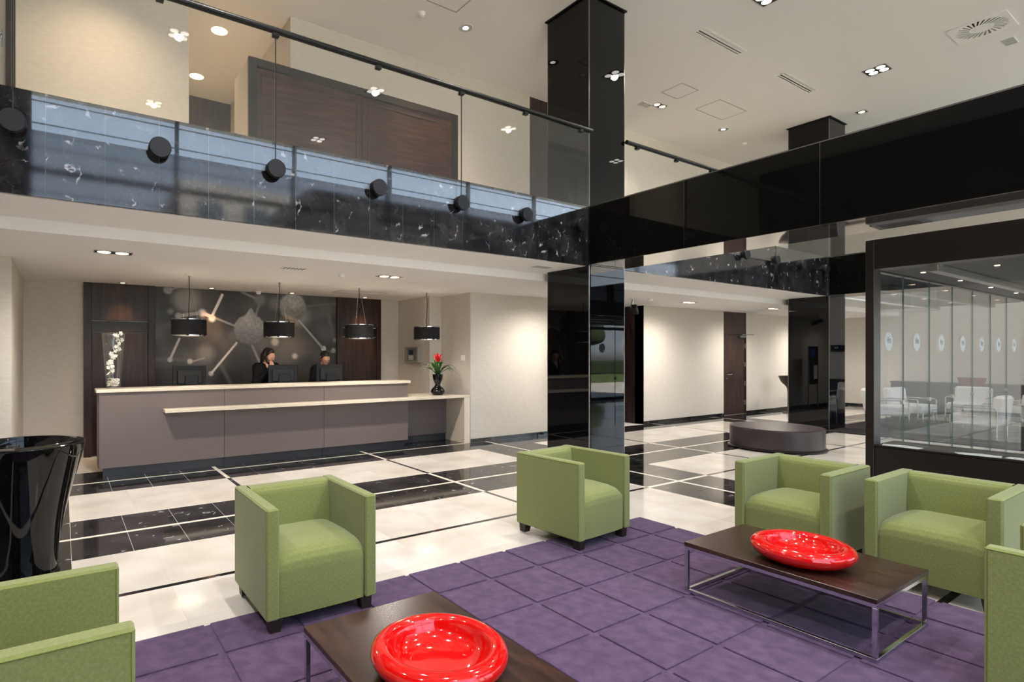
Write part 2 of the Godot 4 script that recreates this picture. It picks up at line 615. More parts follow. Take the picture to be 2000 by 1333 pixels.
func make_shell() -> void:
	# high ceiling, with real openings for the two slot diffusers and the swirl diffuser
	var cs := st_new()
	for r in [[-4.2, 20.2, -11.6, -4.94], [-4.2, 8.1, -4.94, -4.80], [9.28, 10.57, -4.94, -4.80], [11.75, 20.2, -4.94, -4.80], [-4.2, 20.2, -4.80, -2.85], [-4.2, 11.32, -2.85, -2.25], [11.92, 20.2, -2.85, -2.25], [-4.2, 20.2, -2.25, 2.6]]:
		box_to(cs, V((r[0] + r[1]) / 2, CEIL + 0.075, (r[2] + r[3]) / 2), V(r[1] - r[0], 0.15, r[3] - r[2]))
	var cl := put(self, numbered("ceiling"), cs.commit(), M.ceiling_paint)
	cl.set_meta("kind", "structure")
	struct_box("ceiling_lower", V(-4, LOW, -10.1), V(20.2, 2.775, -6.08), M.white_paint)
	struct_box("ceiling_soffit", V(-4, 2.77, -6.1), V(20.2, 2.8, -5.26), M.white_paint)
	struct_box("floor_gallery", V(-4, 2.8, -11.5), V(20.2, 3.45, -5.27), M.grout)
	# reception niche
	struct_box("wall_back", V(-0.7, 0, -10.1), V(6.3, LOW, -9.95), M.wallpaper)
	struct_box("wall_niche_left", V(-0.7, 0, -9.95), V(-0.48, LOW, -7.76), M.wallpaper)
	struct_box("wall_front_left", V(-4, 0, -7.96), V(-0.7, LOW, -7.76), M.wallpaper)
	struct_box("wall_niche_right", V(5.8, 0, -9.95), V(6.06, LOW, -8.78), M.wallpaper)
	struct_box("wall_middle", V(6.06, 0, -8.9), V(8.9, LOW, WZ), M.wallpaper)
	struct_box("wall_recess", V(8.9, 0, -9.6), V(10.93, LOW, -9.4), M.brown_wood)
	struct_box("wall_recess_left", V(8.8, 0, -9.6), V(8.9, LOW, -8.85), M.brown_wood)
	struct_box("wall_recess_side", V(10.93, 0, -9.6), V(11.0, LOW, WZ - 0.001), M.brown_wood)
	struct_box("wall_right_of_recess", V(10.93, 0.0, -8.1), V(14.17, LOW, WZ), M.wallpaper)
	struct_box("wall_far", V(15.26, 0, -8.1), V(20.0, LOW, WZ), M.wallpaper)
	struct_box("wall_end", V(20.0, 0, -8.1), V(20.2, CEIL, 2.6), M.wallpaper)
	struct_box("wall_left", V(-4.2, 0, -11.5), V(-4.0, 3.2, 2.6), M.wallpaper)
	struct_box("wall_left_upper", V(-4.2, 3.2, -11.5), V(-4.0, CEIL, 2.6), M.brown_wood)
	baseboard("baseboard_middle", 6.06, 8.9, WZ)
	baseboard("baseboard_right", 10.93, 14.17, WZ)
	baseboard("baseboard_far", 15.26, 20.0, WZ)
	var be := struct_node("baseboard_end")
	for i in 20:
		bx(be, "skirting_tile", V(19.994, 0.05, -7.66 + 0.4 * i), V(0.012, 0.1, 0.398), M.black_marble_1)
	# gallery level
	struct_box("wall_gallery_left", V(-0.45, 3.45, -8.1), V(1.40, CEIL, WZ), M.wallpaper)
	struct_box("wall_gallery_far_left", V(-4, 3.45, -8.1), V(-0.54, CEIL, -7.93), M.wallpaper)
	struct_box("wall_corridor_left", V(1.2, 3.45, -11.3), V(1.40, CEIL, -8.1), M.wallpaper)
	struct_box("wall_corridor_right", V(2.78, 3.45, -11.3), V(2.98, CEIL, WZ - 0.02), M.wallpaper)
	struct_box("wall_corridor_back", V(1.2, 3.45, -11.5), V(2.98, CEIL, -11.3), M.brown_wood)
	struct_box("wall_gallery_middle", V(2.78, 3.45, WZ - 0.02), V(7.48, CEIL, WZ), M.wallpaper)
	struct_box("wall_gallery_brown", V(7.48, 3.45, -8.0), V(10.0, CEIL, WZ), M.brown_wood)
	struct_box("wall_gallery_right", V(10.0, 3.45, -8.0), V(20.0, CEIL, WZ), M.wallpaper)
	var d3 := struct_node("door_3")
	bb(d3, "jamb", V(-0.54, 3.45, -7.95), V(-0.45, CEIL, WZ + 0.01), M.frame_brown, 0.004)
	bb(d3, "handle_rose", V(-0.60, 5.05, -7.93), V(-0.575, 5.25, -7.915), M.chrome, 0.004)
	put(d3, "lever", tube([V(-0.588, 5.18, -7.915), V(-0.588, 5.18, -7.87), V(-0.66, 5.19, -7.86), V(-0.74, 5.18, -7.86)], 0.011, 8), M.chrome)
	# glazed street front behind the camera
	struct_box("wall_front", V(-4, 0, 2.4), V(-0.52, CEIL, 2.6), M.brown_wood)
	var w := struct_node("window_1")
	var px := [-0.52, 2.03, 4.6, 7.17, 9.74, 12.3, 14.87, 17.44, 20.0]
	for i in px.size():
		bb(w, "mullion", V(px[i] - 0.035, 0, 2.4), V(px[i] + 0.035, CEIL, 2.52), M.black_metal)
	for y in [0.05, 2.45, 5.06]:
		bb(w, "transom", V(-0.5, y - 0.05, 2.405), V(20, y + 0.05, 2.515), M.black_metal)
	for i in px.size() - 1:
		for yy in [[0.1, 2.4], [2.5, 5.01], [5.11, CEIL]]:
			bb(w, "pane", V(px[i] + 0.035, yy[0], 2.45), V(px[i + 1] - 0.035, yy[1], 2.462), M.facade_glass)
	for k in 9:
		put(w, "sunshade_rod", tube([V(-0.6, 3.0 + 0.43 * k, 2.75), V(20.2, 3.0 + 0.43 * k, 2.75)], 0.014, 6), M.black_metal)

func make_doors() -> void:
	# two dark timber door units either side of the mural
	for d in [[0.27, 1.255, 0.372, 1.152], [4.415, 5.37, 4.53, 5.28]]:
		var w := struct_node("door_1" if d[0] < 1.0 else "door_2")
		var z := -9.95
		bb(w, "lining_panel", V(d[0], 0, z), V(d[2], LOW, z + 0.06), M.brown_wood, 0.003)
		bb(w, "lining_panel", V(d[3], 0, z), V(d[1], LOW, z + 0.06), M.brown_wood, 0.003)
		bb(w, "head_panel", V(d[2], 2.09, z), V(d[3], LOW, z + 0.06), M.brown_wood, 0.003)
		bb(w, "transom_panel", V(d[2] + 0.004, 1.91, z), V(d[3] - 0.004, 2.075, z + 0.02), M.frame_brown, 0.003)
		var leaf := bb(w, "door_leaf", V(d[2] + 0.004, 0.01, z), V(d[3] - 0.004, 1.9, z + 0.028), M.brown_wood, 0.003)
		put(leaf, "handle", tube([V(0.3, 0.05, 0.014), V(0.3, 0.05, 0.06), V(0.19, 0.05, 0.06)], 0.009, 8), M.steel)
	# service door in the far cream wall
	var s := struct_node("door_4")
	bb(s, "over_panel", V(14.17, 2.09, -8.1), V(15.26, LOW, WZ - 0.01), M.brown_wood, 0.003)
	var leaf := bb(s, "door_leaf", V(14.17, 0.008, -8.1), V(15.19, 2.08, WZ - 0.01), M.brown_wood, 0.003)
	bb(s, "jamb", V(15.19, 0, -8.1), V(15.26, 2.09, WZ + 0.004), M.frame_brown, 0.003)
	for y in [1.79, 1.3, 0.8, 0.3]:
		bb(s, "hinge", V(15.175, y - 0.06, WZ - 0.012), V(15.2, y + 0.06, WZ + 0.012), M.steel, 0.004)
	bb(s, "closer_body", V(14.9, 2.0, WZ - 0.01), V(15.16, 2.06, WZ + 0.05), M.steel, 0.006)
	put(s, "closer_arm", tube([V(15.0, 2.08, WZ + 0.04), V(15.3, 2.085, WZ + 0.16), V(15.55, 2.09, WZ + 0.03)], 0.011, 6), M.steel)
	put(s, "handle", tube([V(14.33, 1.05, WZ - 0.01), V(14.33, 1.05, WZ + 0.05), V(14.46, 1.05, WZ + 0.05)], 0.011, 8), M.chrome)
	put(s, "lock_rose", lathe([Vector2(0.03, 0), Vector2(0.028, 0.008), Vector2(0, 0.009)], 16), M.chrome, V(14.33, 0.93, WZ - 0.01)).rotation.x = PI / 2

# ---------------------------------------------------------------- columns, beams, balustrades
func column(x0: float, label: String) -> void:
	var t := thing("glass_clad_column", label, "column", V(x0 + 0.3725, 0, -5.57), 0.0, "black glass columns")
	var hx := 0.3725
	var hz := 0.39
	bx(t, "core", V(0, CEIL / 2, 0), V(2 * hx - 0.04, CEIL, 2 * hz - 0.04), M.black_metal)
	for yy in [[0.004, 2.768], [2.775, CEIL - 0.02]]:
		var ym: float = (yy[0] + yy[1]) / 2
		var h: float = yy[1] - yy[0]
		for s in [-1.0, 1.0]:
			bx(t, "glass_panel", V(s * (hx - 0.006), ym, 0), V(0.012, h, 2 * hz - 0.024), M.black_glass)
			bx(t, "glass_panel", V(0, ym, s * (hz - 0.006)), V(2 * hx - 0.024, h, 0.012), M.black_glass)
	for sx in [-1.0, 1.0]:
		for sz in [-1.0, 1.0]:
			bx(t, "corner_trim", V(sx * (hx - 0.006), CEIL / 2 - 0.01, sz * (hz - 0.006)), V(0.011, CEIL - 0.024, 0.011), M.silver_trim)
	bx(t, "shadow_gap_strip", V(0, CEIL - 0.01, 0), V(2 * hx + 0.05, 0.018, 2 * hz + 0.05), M.black_metal)  # black strip standing in for the shaded gap under the ceiling

func beam(x0: float, z1: float, label: String) -> void:
	var t := thing("glass_clad_beam", label, "beam", V(x0, 0, FZ))
	var w := 0.745
	var L := z1 - FZ
	bb(t, "core", V(0.014, 2.80, 0), V(w - 0.014, 3.56, L), M.black_metal)
	var z := 0.0
	while z < L - 0.01:
		var e: float = min(z + 1.377, L)
		bb(t, "glass_panel", V(0.0, 2.785, z + 0.003), V(0.012, 3.562, e - 0.003), M.beam_glass)
		bb(t, "glass_panel", V(w - 0.012, 2.785, z + 0.003), V(w, 3.562, e - 0.003), M.beam_glass)
		bb(t, "joint_trim", V(0.002, 2.785, e - 0.004), V(0.010, 3.56, e + 0.002), M.silver_trim)
		z = e
	bb(t, "mirror_soffit", V(0.012, 2.782, 0.0), V(w - 0.012, 2.799, L), M.mirror_black)
	bb(t, "edge_trim", V(-0.002, 3.562, 0), V(0.014, 3.572, L), M.silver_trim)
	bb(t, "cap", V(0.03, 3.56, 0), V(w - 0.002, 3.585, L), M.black_metal)

func fascia(x0: float, x1: float, first: float, label: String) -> void:
	var t := thing("marble_fascia", label, "fascia", V(0, 0, FZ - 0.02))
	bb(t, "backing", V(x0, 2.772, -0.05), V(x1, 3.568, -0.0015), M.grout)
	var x := first
	var k := 0
	while x < x1 - 0.02:
		var a: float = max(x, x0)
		var b: float = min(x + 0.4, x1)
		if b - a > 0.03:
			bb(t, "marble_tile", V(a + 0.0008, 2.77, -0.02), V(b - 0.0008, 3.57, 0.0), M["black_marble_%d" % (k % 5)])
			k += 1
		x += 0.4

func balustrade(x0: float, x1: float, joints: Array, studs: Array, label: String) -> void:
	var t := thing("glass_balustrade", label, "balustrade", V(0, 0, FZ + 0.03))
	for i in joints.size() - 1:
		bb(t, "glass_pane", V(joints[i] + 0.005, 3.26, -0.006), V(joints[i + 1] - 0.005, 4.548, 0.006), M.clear_glass)
		if i > 0:
			bb(t, "joint_strip", V(joints[i] - 0.004, 3.38, -0.004), V(joints[i] + 0.004, 4.53, 0.004), M.black_metal)
	for s in studs:
		var d := put(t, "fixing_disc", lathe([Vector2(0, -0.04), Vector2(0.05, -0.04), Vector2(0.05, 0.006), Vector2(0.083, 0.006), Vector2(0.086, 0.012), Vector2(0.086, 0.045), Vector2(0.082, 0.05), Vector2(0, 0.05)], 32), M.disc_black, V(s, 3.29, 0.0))
		d.rotation.x = PI / 2
		bb(t, "rail_clamp", V(s - 0.03, 4.525, -0.025), V(s + 0.03, 4.56, 0.025), M.black_metal, 0.003)
	put(t, "handrail", tube([V(x0, 4.588, 0), V(x1, 4.588, 0)], 0.03, 16), M.black_metal)

func make_gallery() -> void:
	column(6.015, "tall black glass column behind the middle green armchair, nearest to reception")
	column(13.27, "black glass column farther away beside the round brown ottoman")
	beam(6.015, 2.35, "glossy black glass beam running overhead across the upper right")
	beam(13.27, 2.35, "second glossy black glass beam, partly hidden behind the vestibule frame")
	fascia(-4.0, 6.015, -4.11, "dark veined marble fascia of the gallery above the reception desk")
	fascia(6.76, 13.27, 6.69, "dark veined marble fascia between the two black columns")
	balustrade(-4.0, 6.03, [-2.31, -0.312, 1.675, 3.835, 5.99], [-1.3, -0.312, 0.687, 1.675, 2.761, 3.835, 4.822, 5.817], "glass balustrade with black disc fixings above the reception desk")
	balustrade(6.76, 13.27, [6.79, 8.9, 11.0, 13.24], [7.0, 7.95, 8.9, 9.95, 11.0, 12.0, 13.0], "glass balustrade with black handrail beyond the tall column")
	# upright timber-framed panel on the gallery
	var p := thing("framed_wall_panel", "large brown timber-framed double panel on the upper gallery wall", "wall panel", V(0, 3.45, 0))
	bb(p, "body", V(2.085, 0, -8.25), V(2.78, 2.06, -7.55), M.wallpaper)
	bb(p, "body", V(2.78, 0, WZ), V(5.515, 2.06, -7.55), M.wallpaper)
	for f in [[2.08, 2.19, 0.0, 2.08], [5.41, 5.52, 0.0, 2.08], [2.19, 5.41, 1.97, 2.08]]:
		bb(p, "frame_board", V(f[0], f[2], -7.56), V(f[1], f[3], -7.5), M.frame_brown, 0.003)
	bb(p, "middle_stile", V(3.755, 0, -7.55), V(3.80, 1.97, -7.51), M.brown_wood, 0.003)
	for f in [[2.19, 3.755], [3.80, 5.41]]:
		bb(p, "timber_panel", V(f[0], 0, -7.55), V(f[1], 1.97, -7.535), M.brown_wood_level, 0.002)
		bb(p, "moulding", V(f[0] + 0.06, 1.87, -7.54), V(f[1] - 0.06, 1.895, -7.522), M.brown_wood, 0.004)
		bb(p, "moulding", V(f[0] + 0.06, 0, -7.54), V(f[0] + 0.085, 1.87, -7.522), M.brown_wood, 0.004)
		bb(p, "moulding", V(f[1] - 0.085, 0, -7.54), V(f[1] - 0.06, 1.87, -7.522), M.brown_wood, 0.004)

func plenum(t: Node, hx: float, hz: float) -> void:
	var st := st_new()
	var y0 := 0.0
	var y1 := 0.5
	for s in [-1.0, 1.0]:
		box_to(st, V(s * (hx + 0.004), (y0 + y1) / 2, 0), V(0.006, y1 - y0, 2 * hz))
		box_to(st, V(0, (y0 + y1) / 2, s * (hz + 0.004)), V(2 * hx, y1 - y0, 0.006))
	box_to(st, V(0, y1, 0), V(2 * hx + 0.02, 0.006, 2 * hz + 0.02))
	put(t, "plenum_box", st.commit(), M.galvanised)

func make_ceiling_fittings() -> void:
	var q := []
	for a in [-0.075, 0.075]:
		for b in [-0.075, 0.075]:
			q.append(Vector2(a, b))
	var xs := [1.5, 4.9, 8.16, 11.82, -1.9]  # the last column is unseen, added to light the left sides of the chairs
	var zs := [-3.9, -1.05, 1.75]
	for i in 5:
		for j in 3:
			if (i == 2 or i == 3) and j == 2:
				continue
			var lab: String = "four-lamp ceiling light " + ["above the bottom-left armchair", "above the two coffee tables", "above the glass vestibule", "above the white lounge chairs", "added out of view near the left-hand side wall"][i] + [", row nearest the reception", ", middle row of the lobby", ", row nearest the street glazing"][j]
			if i == 2 and j == 0:
				lab = "four-lamp ceiling light cut by the top edge of the photo"
			elif i == 3 and j == 0:
				lab = "four-lamp ceiling light above the long black beam, fully in view"
			fitting(lab, V(xs[i], CEIL, zs[j]), Vector2(0.33, 0.33), q, 0.062, LAMP_QUAD, "lamp_cool", COOL, "four-lamp lobby ceiling lights", 70.0)
	var two := [Vector2(-0.085, 0), Vector2(0.085, 0)]
	fitting("twin recessed light in the white ceiling left of the pendants", V(0.46, LOW, -6.88), Vector2(0.36, 0.17), two, 0.065, LAMP_TWIN, "lamp_warm", WARM, "twin lights under the gallery", 82.0)
	fitting("twin recessed light in the white ceiling above the right end of the counter", V(3.88, LOW, -6.9), Vector2(0.36, 0.17), two, 0.065, LAMP_TWIN, "lamp_warm", WARM, "twin lights under the gallery", 82.0)
	fitting("twin recessed light in the low ceiling left of the far service door", V(11.1, LOW, -6.9), Vector2(0.36, 0.17), two, 0.065, LAMP_TWIN, "lamp_warm", WARM, "twin lights under the gallery", 82.0)
	fitting("twin recessed light in the low ceiling right of the far service door", V(14.3, LOW, -6.75), Vector2(0.36, 0.17), two, 0.065, LAMP_TWIN, "lamp_warm", WARM, "twin lights under the gallery", 82.0)
	fitting("twin recessed light behind the tall black column", V(7.5, LOW, -6.9), Vector2(0.36, 0.17), two, 0.065, LAMP_TWIN, "lamp_warm", WARM, "twin lights under the gallery", 82.0)
	fitting("twin recessed light in the low ceiling near the end wall", V(17.6, LOW, -6.8), Vector2(0.36, 0.17), two, 0.065, LAMP_TWIN, "lamp_warm", WARM, "twin lights under the gallery", 82.0)
	fitting("square twin spot on the high ceiling beside a small grey plate", V(9.9, CEIL, -6.77), Vector2(0.3, 0.16), two, 0.055, LAMP_HIGH, "lamp_warm", WARM, "spots on the high ceiling")
	fitting("small single spot on the high ceiling near the far black column", V(13.6, CEIL, -4.74), Vector2(0.17, 0.17), [Vector2.ZERO], 0.055, LAMP_HIGH, "lamp_warm", WARM, "spots on the high ceiling")
	for a in [[0.775, "small round spot washing the left brown door panel"], [2.074, "small round spot at the top of the mural behind the left pendant"], [3.45, "small round spot at the top of the mural near its right end"], [4.9, "small round spot washing the right brown door panel"]]:
		var t := thing("wall_washer", a[1], "ceiling light", V(a[0], LOW, -9.68), 0.0, "spots above the reception back wall")
		put(t, "rim", lathe([Vector2(0.06, 0), Vector2(0.058, -0.008), Vector2(0.045, -0.008), Vector2(0.04, -0.002)], 24), M.steel)
		put(t, "lamp", lathe([Vector2(0, -0.007), Vector2(0.03, -0.007), Vector2(0.04, -0.003)], 16), M.lamp_warm)
		spot(t, V(0, -0.02, 0), LAMP_WASH, Color(1.0, 0.8, 0.6), 38.0, 0.03)
	round_light("round chrome reflector downlight above the gallery handrail", V(5.1, CEIL, -6.74), 0.105, LAMP_HIGH, false, "round reflector downlights")
	round_light("round reflector downlight on the high ceiling near the far column", V(12.12, CEIL, -6.74), 0.105, LAMP_HIGH, false, "round reflector downlights")
	round_light("glowing round downlight in the gallery corridor, nearer of two", V(2.0, CEIL, -8.81), 0.12, LAMP_HIGH, true, "corridor downlights")
	round_light("glowing round downlight in the gallery corridor, farther of two", V(1.99, CEIL, -10.47), 0.12, LAMP_HIGH, true, "corridor downlights")
	round_light("round downlight over the left end of the gallery", V(0.4, CEIL, -7.0), 0.105, LAMP_HIGH, false, "round reflector downlights")
	smoke_detector("white smoke detector on the high ceiling above the gallery panel", V(4.34, CEIL, -6.78))
	smoke_detector("white smoke detector on the high ceiling by the far black column", V(13.3, CEIL, -6.9))
	smoke_detector("white smoke detector between the pendants and the gallery edge", V(3.19, LOW, -7.0))
	smoke_detector("white smoke detector at the top of the mural", V(2.87, LOW, -9.75))
	smoke_detector("white smoke detector next to the security camera", V(9.84, LOW, -6.94))
	# linear slot diffusers
	for a in [[8.69, "linear slot air diffuser on the high ceiling, nearer to the camera"], [11.16, "linear slot air diffuser on the high ceiling, farther from the camera"]]:
		var t := thing("slot_diffuser", a[1], "air vent", V(a[0], CEIL, -4.87), 0.0, "slot diffusers on the high ceiling")
		# open slots between white bars, with a sheet-metal plenum box above the opening
		plenum(t, 0.59, 0.07)
		for zz in [[-0.08, 0.02], [-0.034, 0.012], [0.008, 0.03], [0.046, 0.012], [0.066, 0.03]]:
			bx(t, "slat", V(0, -0.004, zz[0] + zz[1] / 2), V(1.2, 0.006, zz[1]), M.fixture_white, 0.001)
		for sx in [-1.0, 1.0]:
			bx(t, "end_cap", V(sx * 0.6, -0.004, 0.007), V(0.02, 0.007, 0.176), M.fixture_white)
	# swirl diffuser: white plate cut by radial gaps below a sheet-metal plenum box
	var sw := thing("swirl_diffuser", "square swirl air diffuser with dark radial blades at upper right", "air vent", V(11.62, CEIL, -2.55))
	plenum(sw, 0.3, 0.3)
	var fr := st_new()
	for k in 56:
		var a0 := TAU * k / 56.0
		var a1 := TAU * (k + 1) / 56.0
		var cn := []
		for aa in [a0, a1]:
			var sc: float = 0.33 / max(abs(cos(aa)), abs(sin(aa)))
			cn.append(V(cos(aa) * 0.285, -0.008, sin(aa) * 0.285))
			cn.append(V(cos(aa) * sc, -0.008, sin(aa) * sc))
		quad(fr, cn[0], cn[1], cn[3], cn[2], Vector3.DOWN)
		quad(fr, cn[0], cn[2], cn[2] + V(0, 0.008, 0), cn[0] + V(0, 0.008, 0), -(cn[0] + cn[2]) * V(1, 0, 1))
		quad(fr, cn[1], cn[3], cn[3] + V(0, 0.008, 0), cn[1] + V(0, 0.008, 0), (cn[1] + cn[3]) * V(1, 0, 1))
	put(sw, "frame", fr.commit(), M.fixture_white)
	put(sw, "centre_disc", lathe([Vector2(0.135, 0), Vector2(0.135, -0.008), Vector2(0, -0.008)], 32), M.fixture_white)
	for k in 28:
		var st := st_new()
		var cn := []
		for e in [[0.13, 0.0], [0.29, -0.28], [0.29, -0.28 + TAU / 28.0 * 0.6], [0.13, TAU / 28.0 * 0.36]]:
			var a: float = TAU * k / 28.0 + e[1]
			cn.append(V(cos(a) * e[0], -0.007, sin(a) * e[0]))
		var up := V(0, 0.005, 0)
		var mid: Vector3 = (cn[0] + cn[1] + cn[2] + cn[3]) / 4
		quad(st, cn[0], cn[1], cn[2], cn[3], Vector3.DOWN)
		for n in 4:
			var p: Vector3 = cn[n]
			var r: Vector3 = cn[(n + 1) % 4]
			quad(st, p, r, r + up, p + up, ((p + r) / 2 - mid).normalized())
		put(sw, "blade", st.commit(), M.fixture_white)
	for a in [[9.68, -6.2, 0.5, 0.42, "square access hatch outline on the high ceiling"], [11.12, -6.23, 0.95, 0.5, "long rectangular access hatch outline on the high ceiling"], [4.5, -6.25, 0.5, 0.5, "access hatch outline at the top edge above the gallery"], [4.45, -9.0, 0.9, 0.4, "access hatch outline in the low ceiling above the third pendant"]]:
		var t := thing("access_hatch", a[4], "ceiling hatch", V(a[0], CEIL if a[1] > -8.0 else LOW, a[1]), 0.0, "ceiling hatches")
		for s in [-1.0, 1.0]:
			bx(t, "edge", V(s * a[2] / 2, -0.001, 0), V(0.012, 0.004, a[3]), M.seam_gray)
			bx(t, "edge", V(0, -0.001, s * a[3] / 2), V(a[2], 0.004, 0.012), M.seam_gray)
		bx(t, "cover", V(0, -0.0005, 0), V(a[2] - 0.014, 0.002, a[3] - 0.014), M.ceiling_paint)
	for a in [[9.62, CEIL, -6.9, "small grey grille plate beside the square twin spot"], [12.48, CEIL, -2.42, "small grey plate below the swirl diffuser"], [2.48, LOW, -6.88, "small white plate on the low ceiling above the second pendant"], [1.62, CEIL, -8.3, "ribbed air grille in the gallery corridor ceiling"], [5.55, 2.77, -5.6, "grey air grille in the soffit beside the tall column"]]:
		var t := thing("ceiling_plate", a[3], "ceiling plate", V(a[0], a[1], a[2]))
		bx(t, "plate", V(0, -0.003, 0), V(0.3, 0.006, 0.16), M.fixture_white, 0.002)
		for k in 6:
			bx(t, "rib", V(-0.12 + 0.048 * k, -0.008, 0), V(0.014, 0.005, 0.13), M.seam_gray)

const LAMP_QUAD := 8.5
const LAMP_TWIN := 5.5
const LAMP_HIGH := 4.0
const LAMP_WASH := 1.6

# ---------------------------------------------------------------- lounge furniture
func make_armchair() -> Node3D:
	var t := thing("armchair", "green club armchair with its front-left corner towards the red bowl, left of centre", "armchair", V(1.274, 0, -3.37), 0.0, "green lobby armchairs")
	var W := 0.675
	var D := 0.68
	var T := 0.691
	var B := 0.075
	var th := 0.072
	for s in [-1.0, 1.0]:
		var arm := bb(t, "arm", V(s * (W / 2 - th), B, -D / 2), V(s * W / 2, T, D / 2), M.green_fabric, 0.009)
		var c := V(s * (W / 2 - th / 2), (B + T) / 2, 0)
		var xo: float = s * (W / 2 - 0.001) - c.x
		var yo := T - 0.011 - c.y
		put(arm, "seam", tube([V(xo, yo, -D / 2 + 0.012), V(xo, yo, D / 2 - 0.012), V(xo, B - c.y + 0.012, D / 2 - 0.011)], 0.0026, 6), M.green_seam)
		var xi: float = s * (W / 2 - th + 0.001) - c.x
		put(arm, "seam", tube([V(xi, yo, D / 2 - 0.011), V(xi, B - c.y + 0.012, D / 2 - 0.011)], 0.0026, 6), M.green_seam)
	var hw := W / 2 - th - 0.002
	# back cushion, leaning a little
	var st := st_new()
	var zb := -D / 2
	var bf := func(u: float, v: float) -> Vector3:
		var x: float = lerp(-hw, hw, u)
		var prof := [Vector2(zb + 0.15, 0.36), Vector2(zb + 0.142, 0.5), Vector2(zb + 0.125, 0.64), Vector2(zb + 0.112, 0.678), Vector2(zb + 0.09, 0.689), Vector2(zb + 0.02, 0.689), Vector2(zb + 0.003, 0.68), Vector2(zb, 0.66), Vector2(zb, 0.3), Vector2(zb, B)]
		var f: float = v * (prof.size() - 1)
		var i := int(min(floor(f), prof.size() - 2))
		var p: Vector2 = prof[i].lerp(prof[i + 1], f - i)
		var bulge := 0.010 * (1.0 - pow(abs(2.0 * u - 1.0), 4.0)) * (1.0 if v < 0.3 else 0.0)
		return V(x, p.y, p.x + bulge)
	grid_to(st, bf, 12, 36)
	for s in [-1.0, 1.0]:
		quad(st, V(s * hw, B, zb), V(s * hw, B, zb + 0.14), V(s * hw, 0.66, zb + 0.12), V(s * hw, 0.66, zb), V(s, 0, 0))
	put(t, "backrest", st.commit(), M.green_fabric)
	# seat with a crowned top that rolls over the front
	var ss := st_new()
	var sf := func(u: float, v: float) -> Vector3:
		var x: float = lerp(-hw, hw, u)
		var prof := [Vector2(0.326, B), Vector2(0.330, 0.2), Vector2(0.330, 0.33), Vector2(0.322, 0.372), Vector2(0.30, 0.402), Vector2(0.265, 0.422), Vector2(0.2, 0.434), Vector2(0.05, 0.440), Vector2(-0.1, 0.436), Vector2(-0.21, 0.428)]
		var f: float = v * (prof.size() - 1)
		var i := int(min(floor(f), prof.size() - 2))
		var p: Vector2 = prof[i].lerp(prof[i + 1], f - i)
		var edge: float = pow(abs(2.0 * u - 1.0), 6.0)
		var top: float = clamp((p.y - 0.3) / 0.1, 0.0, 1.0)
		return V(x, p.y + 0.008 * (1.0 - edge) * top - 0.026 * edge * top, p.x - 0.012 * edge)
	grid_to(ss, sf, 24, 45, true)
	quad(ss, V(-hw, B, zb + 0.12), V(hw, B, zb + 0.12), V(hw, B, 0.32), V(-hw, B, 0.32), Vector3.DOWN)
	put(t, "seat", ss.commit(), M.green_fabric)
	for sx in [-1.0, 1.0]:
		for sz in [-1.0, 1.0]:
			var lg := st_new()
			var cx: float = sx * (W / 2 - 0.06)
			var cz: float = sz * (D / 2 - 0.055)
			var o := [V(cx - 0.038, B, cz - 0.038), V(cx + 0.038, B, cz - 0.038), V(cx + 0.038, B, cz + 0.038), V(cx - 0.038, B, cz + 0.038)]
			var u := []
			for p in o:
				u.append(V(cx + (p.x - cx) * 0.78 + sx * 0.004, 0, cz + (p.z - cz) * 0.78 + sz * 0.004))
			for k in 4:
				var l := (k + 1) % 4
				var n: Vector3 = ((o[k] + o[l]) / 2 - V(cx, B, cz)).normalized()
				quad(lg, o[k], o[l], u[l], u[k], n)
			quad(lg, u[0], u[1], u[2], u[3], Vector3.DOWN)
			put(t, "leg", lg.commit(), M.dark_leg)
	return t

func make_table(at: Vector3, size: Vector2, label: String) -> void:
	var t := thing("coffee_table", label, "coffee table", at, 0.0, "low coffee tables")
	var h := 0.322
	var hx := size.x / 2
	var hz := size.y / 2
	var b := 0.022
	bx(t, "tabletop", V(0, h - 0.0125, 0), V(size.x, 0.025, size.y), M.wenge, 0.002)
	for y in [b / 2, h - 0.025 - b / 2]:
		for s in [-1.0, 1.0]:
			bx(t, "rail", V(s * (hx - b / 2 - 0.002), y, 0), V(b, b, size.y - 0.004), M.chrome, 0.0015)
			bx(t, "rail", V(0, y, s * (hz - b / 2 - 0.002)), V(size.x - 2 * b - 0.006, b, b), M.chrome, 0.0015)
	for sx in [-1.0, 1.0]:
		for sz in [-1.0, 1.0]:
			bx(t, "leg", V(sx * (hx - b / 2 - 0.002), (h - 0.025) / 2, sz * (hz - b / 2 - 0.002)), V(b, h - 0.025 - 2 * b - 0.001, b), M.chrome, 0.0015)

func make_rug() -> void:
	var t := thing("carved_rug", "purple carved-pile rug with square tiles under the armchairs and tables", "rug", V(0, 0, 0))
	var x1 := 4.615
	var z0 := -3.367
	var xs := [x1]
	var zs := [z0]
	var x := 4.256
	for i in 11:
		xs.append(x)
		x -= 0.445
	xs.append(xs[-1] - 0.37)
	var z := -2.985
	for i in 9:
		zs.append(z)
		z += 0.445
	zs.append(zs[-1] + 0.38)
	bb(t, "backing", V(xs[-1], 0.0005, z0), V(x1, 0.009, zs[-1]), M.purple_pile, 0.003)
	for i in xs.size() - 1:
		for j in zs.size() - 1:
			var a: float = xs[i + 1] + (0.0 if i == xs.size() - 2 else 0.017)
			var b: float = xs[i] - (0.0 if i == 0 else 0.017)
			var c: float = zs[j] + (0.0 if j == 0 else 0.017)
			var d: float = zs[j + 1] - (0.0 if j == zs.size() - 2 else 0.017)
			bb(t, "rug_tile", V(a, 0.003, c), V(b, 0.0175, d), M.purple_pile, 0.003)

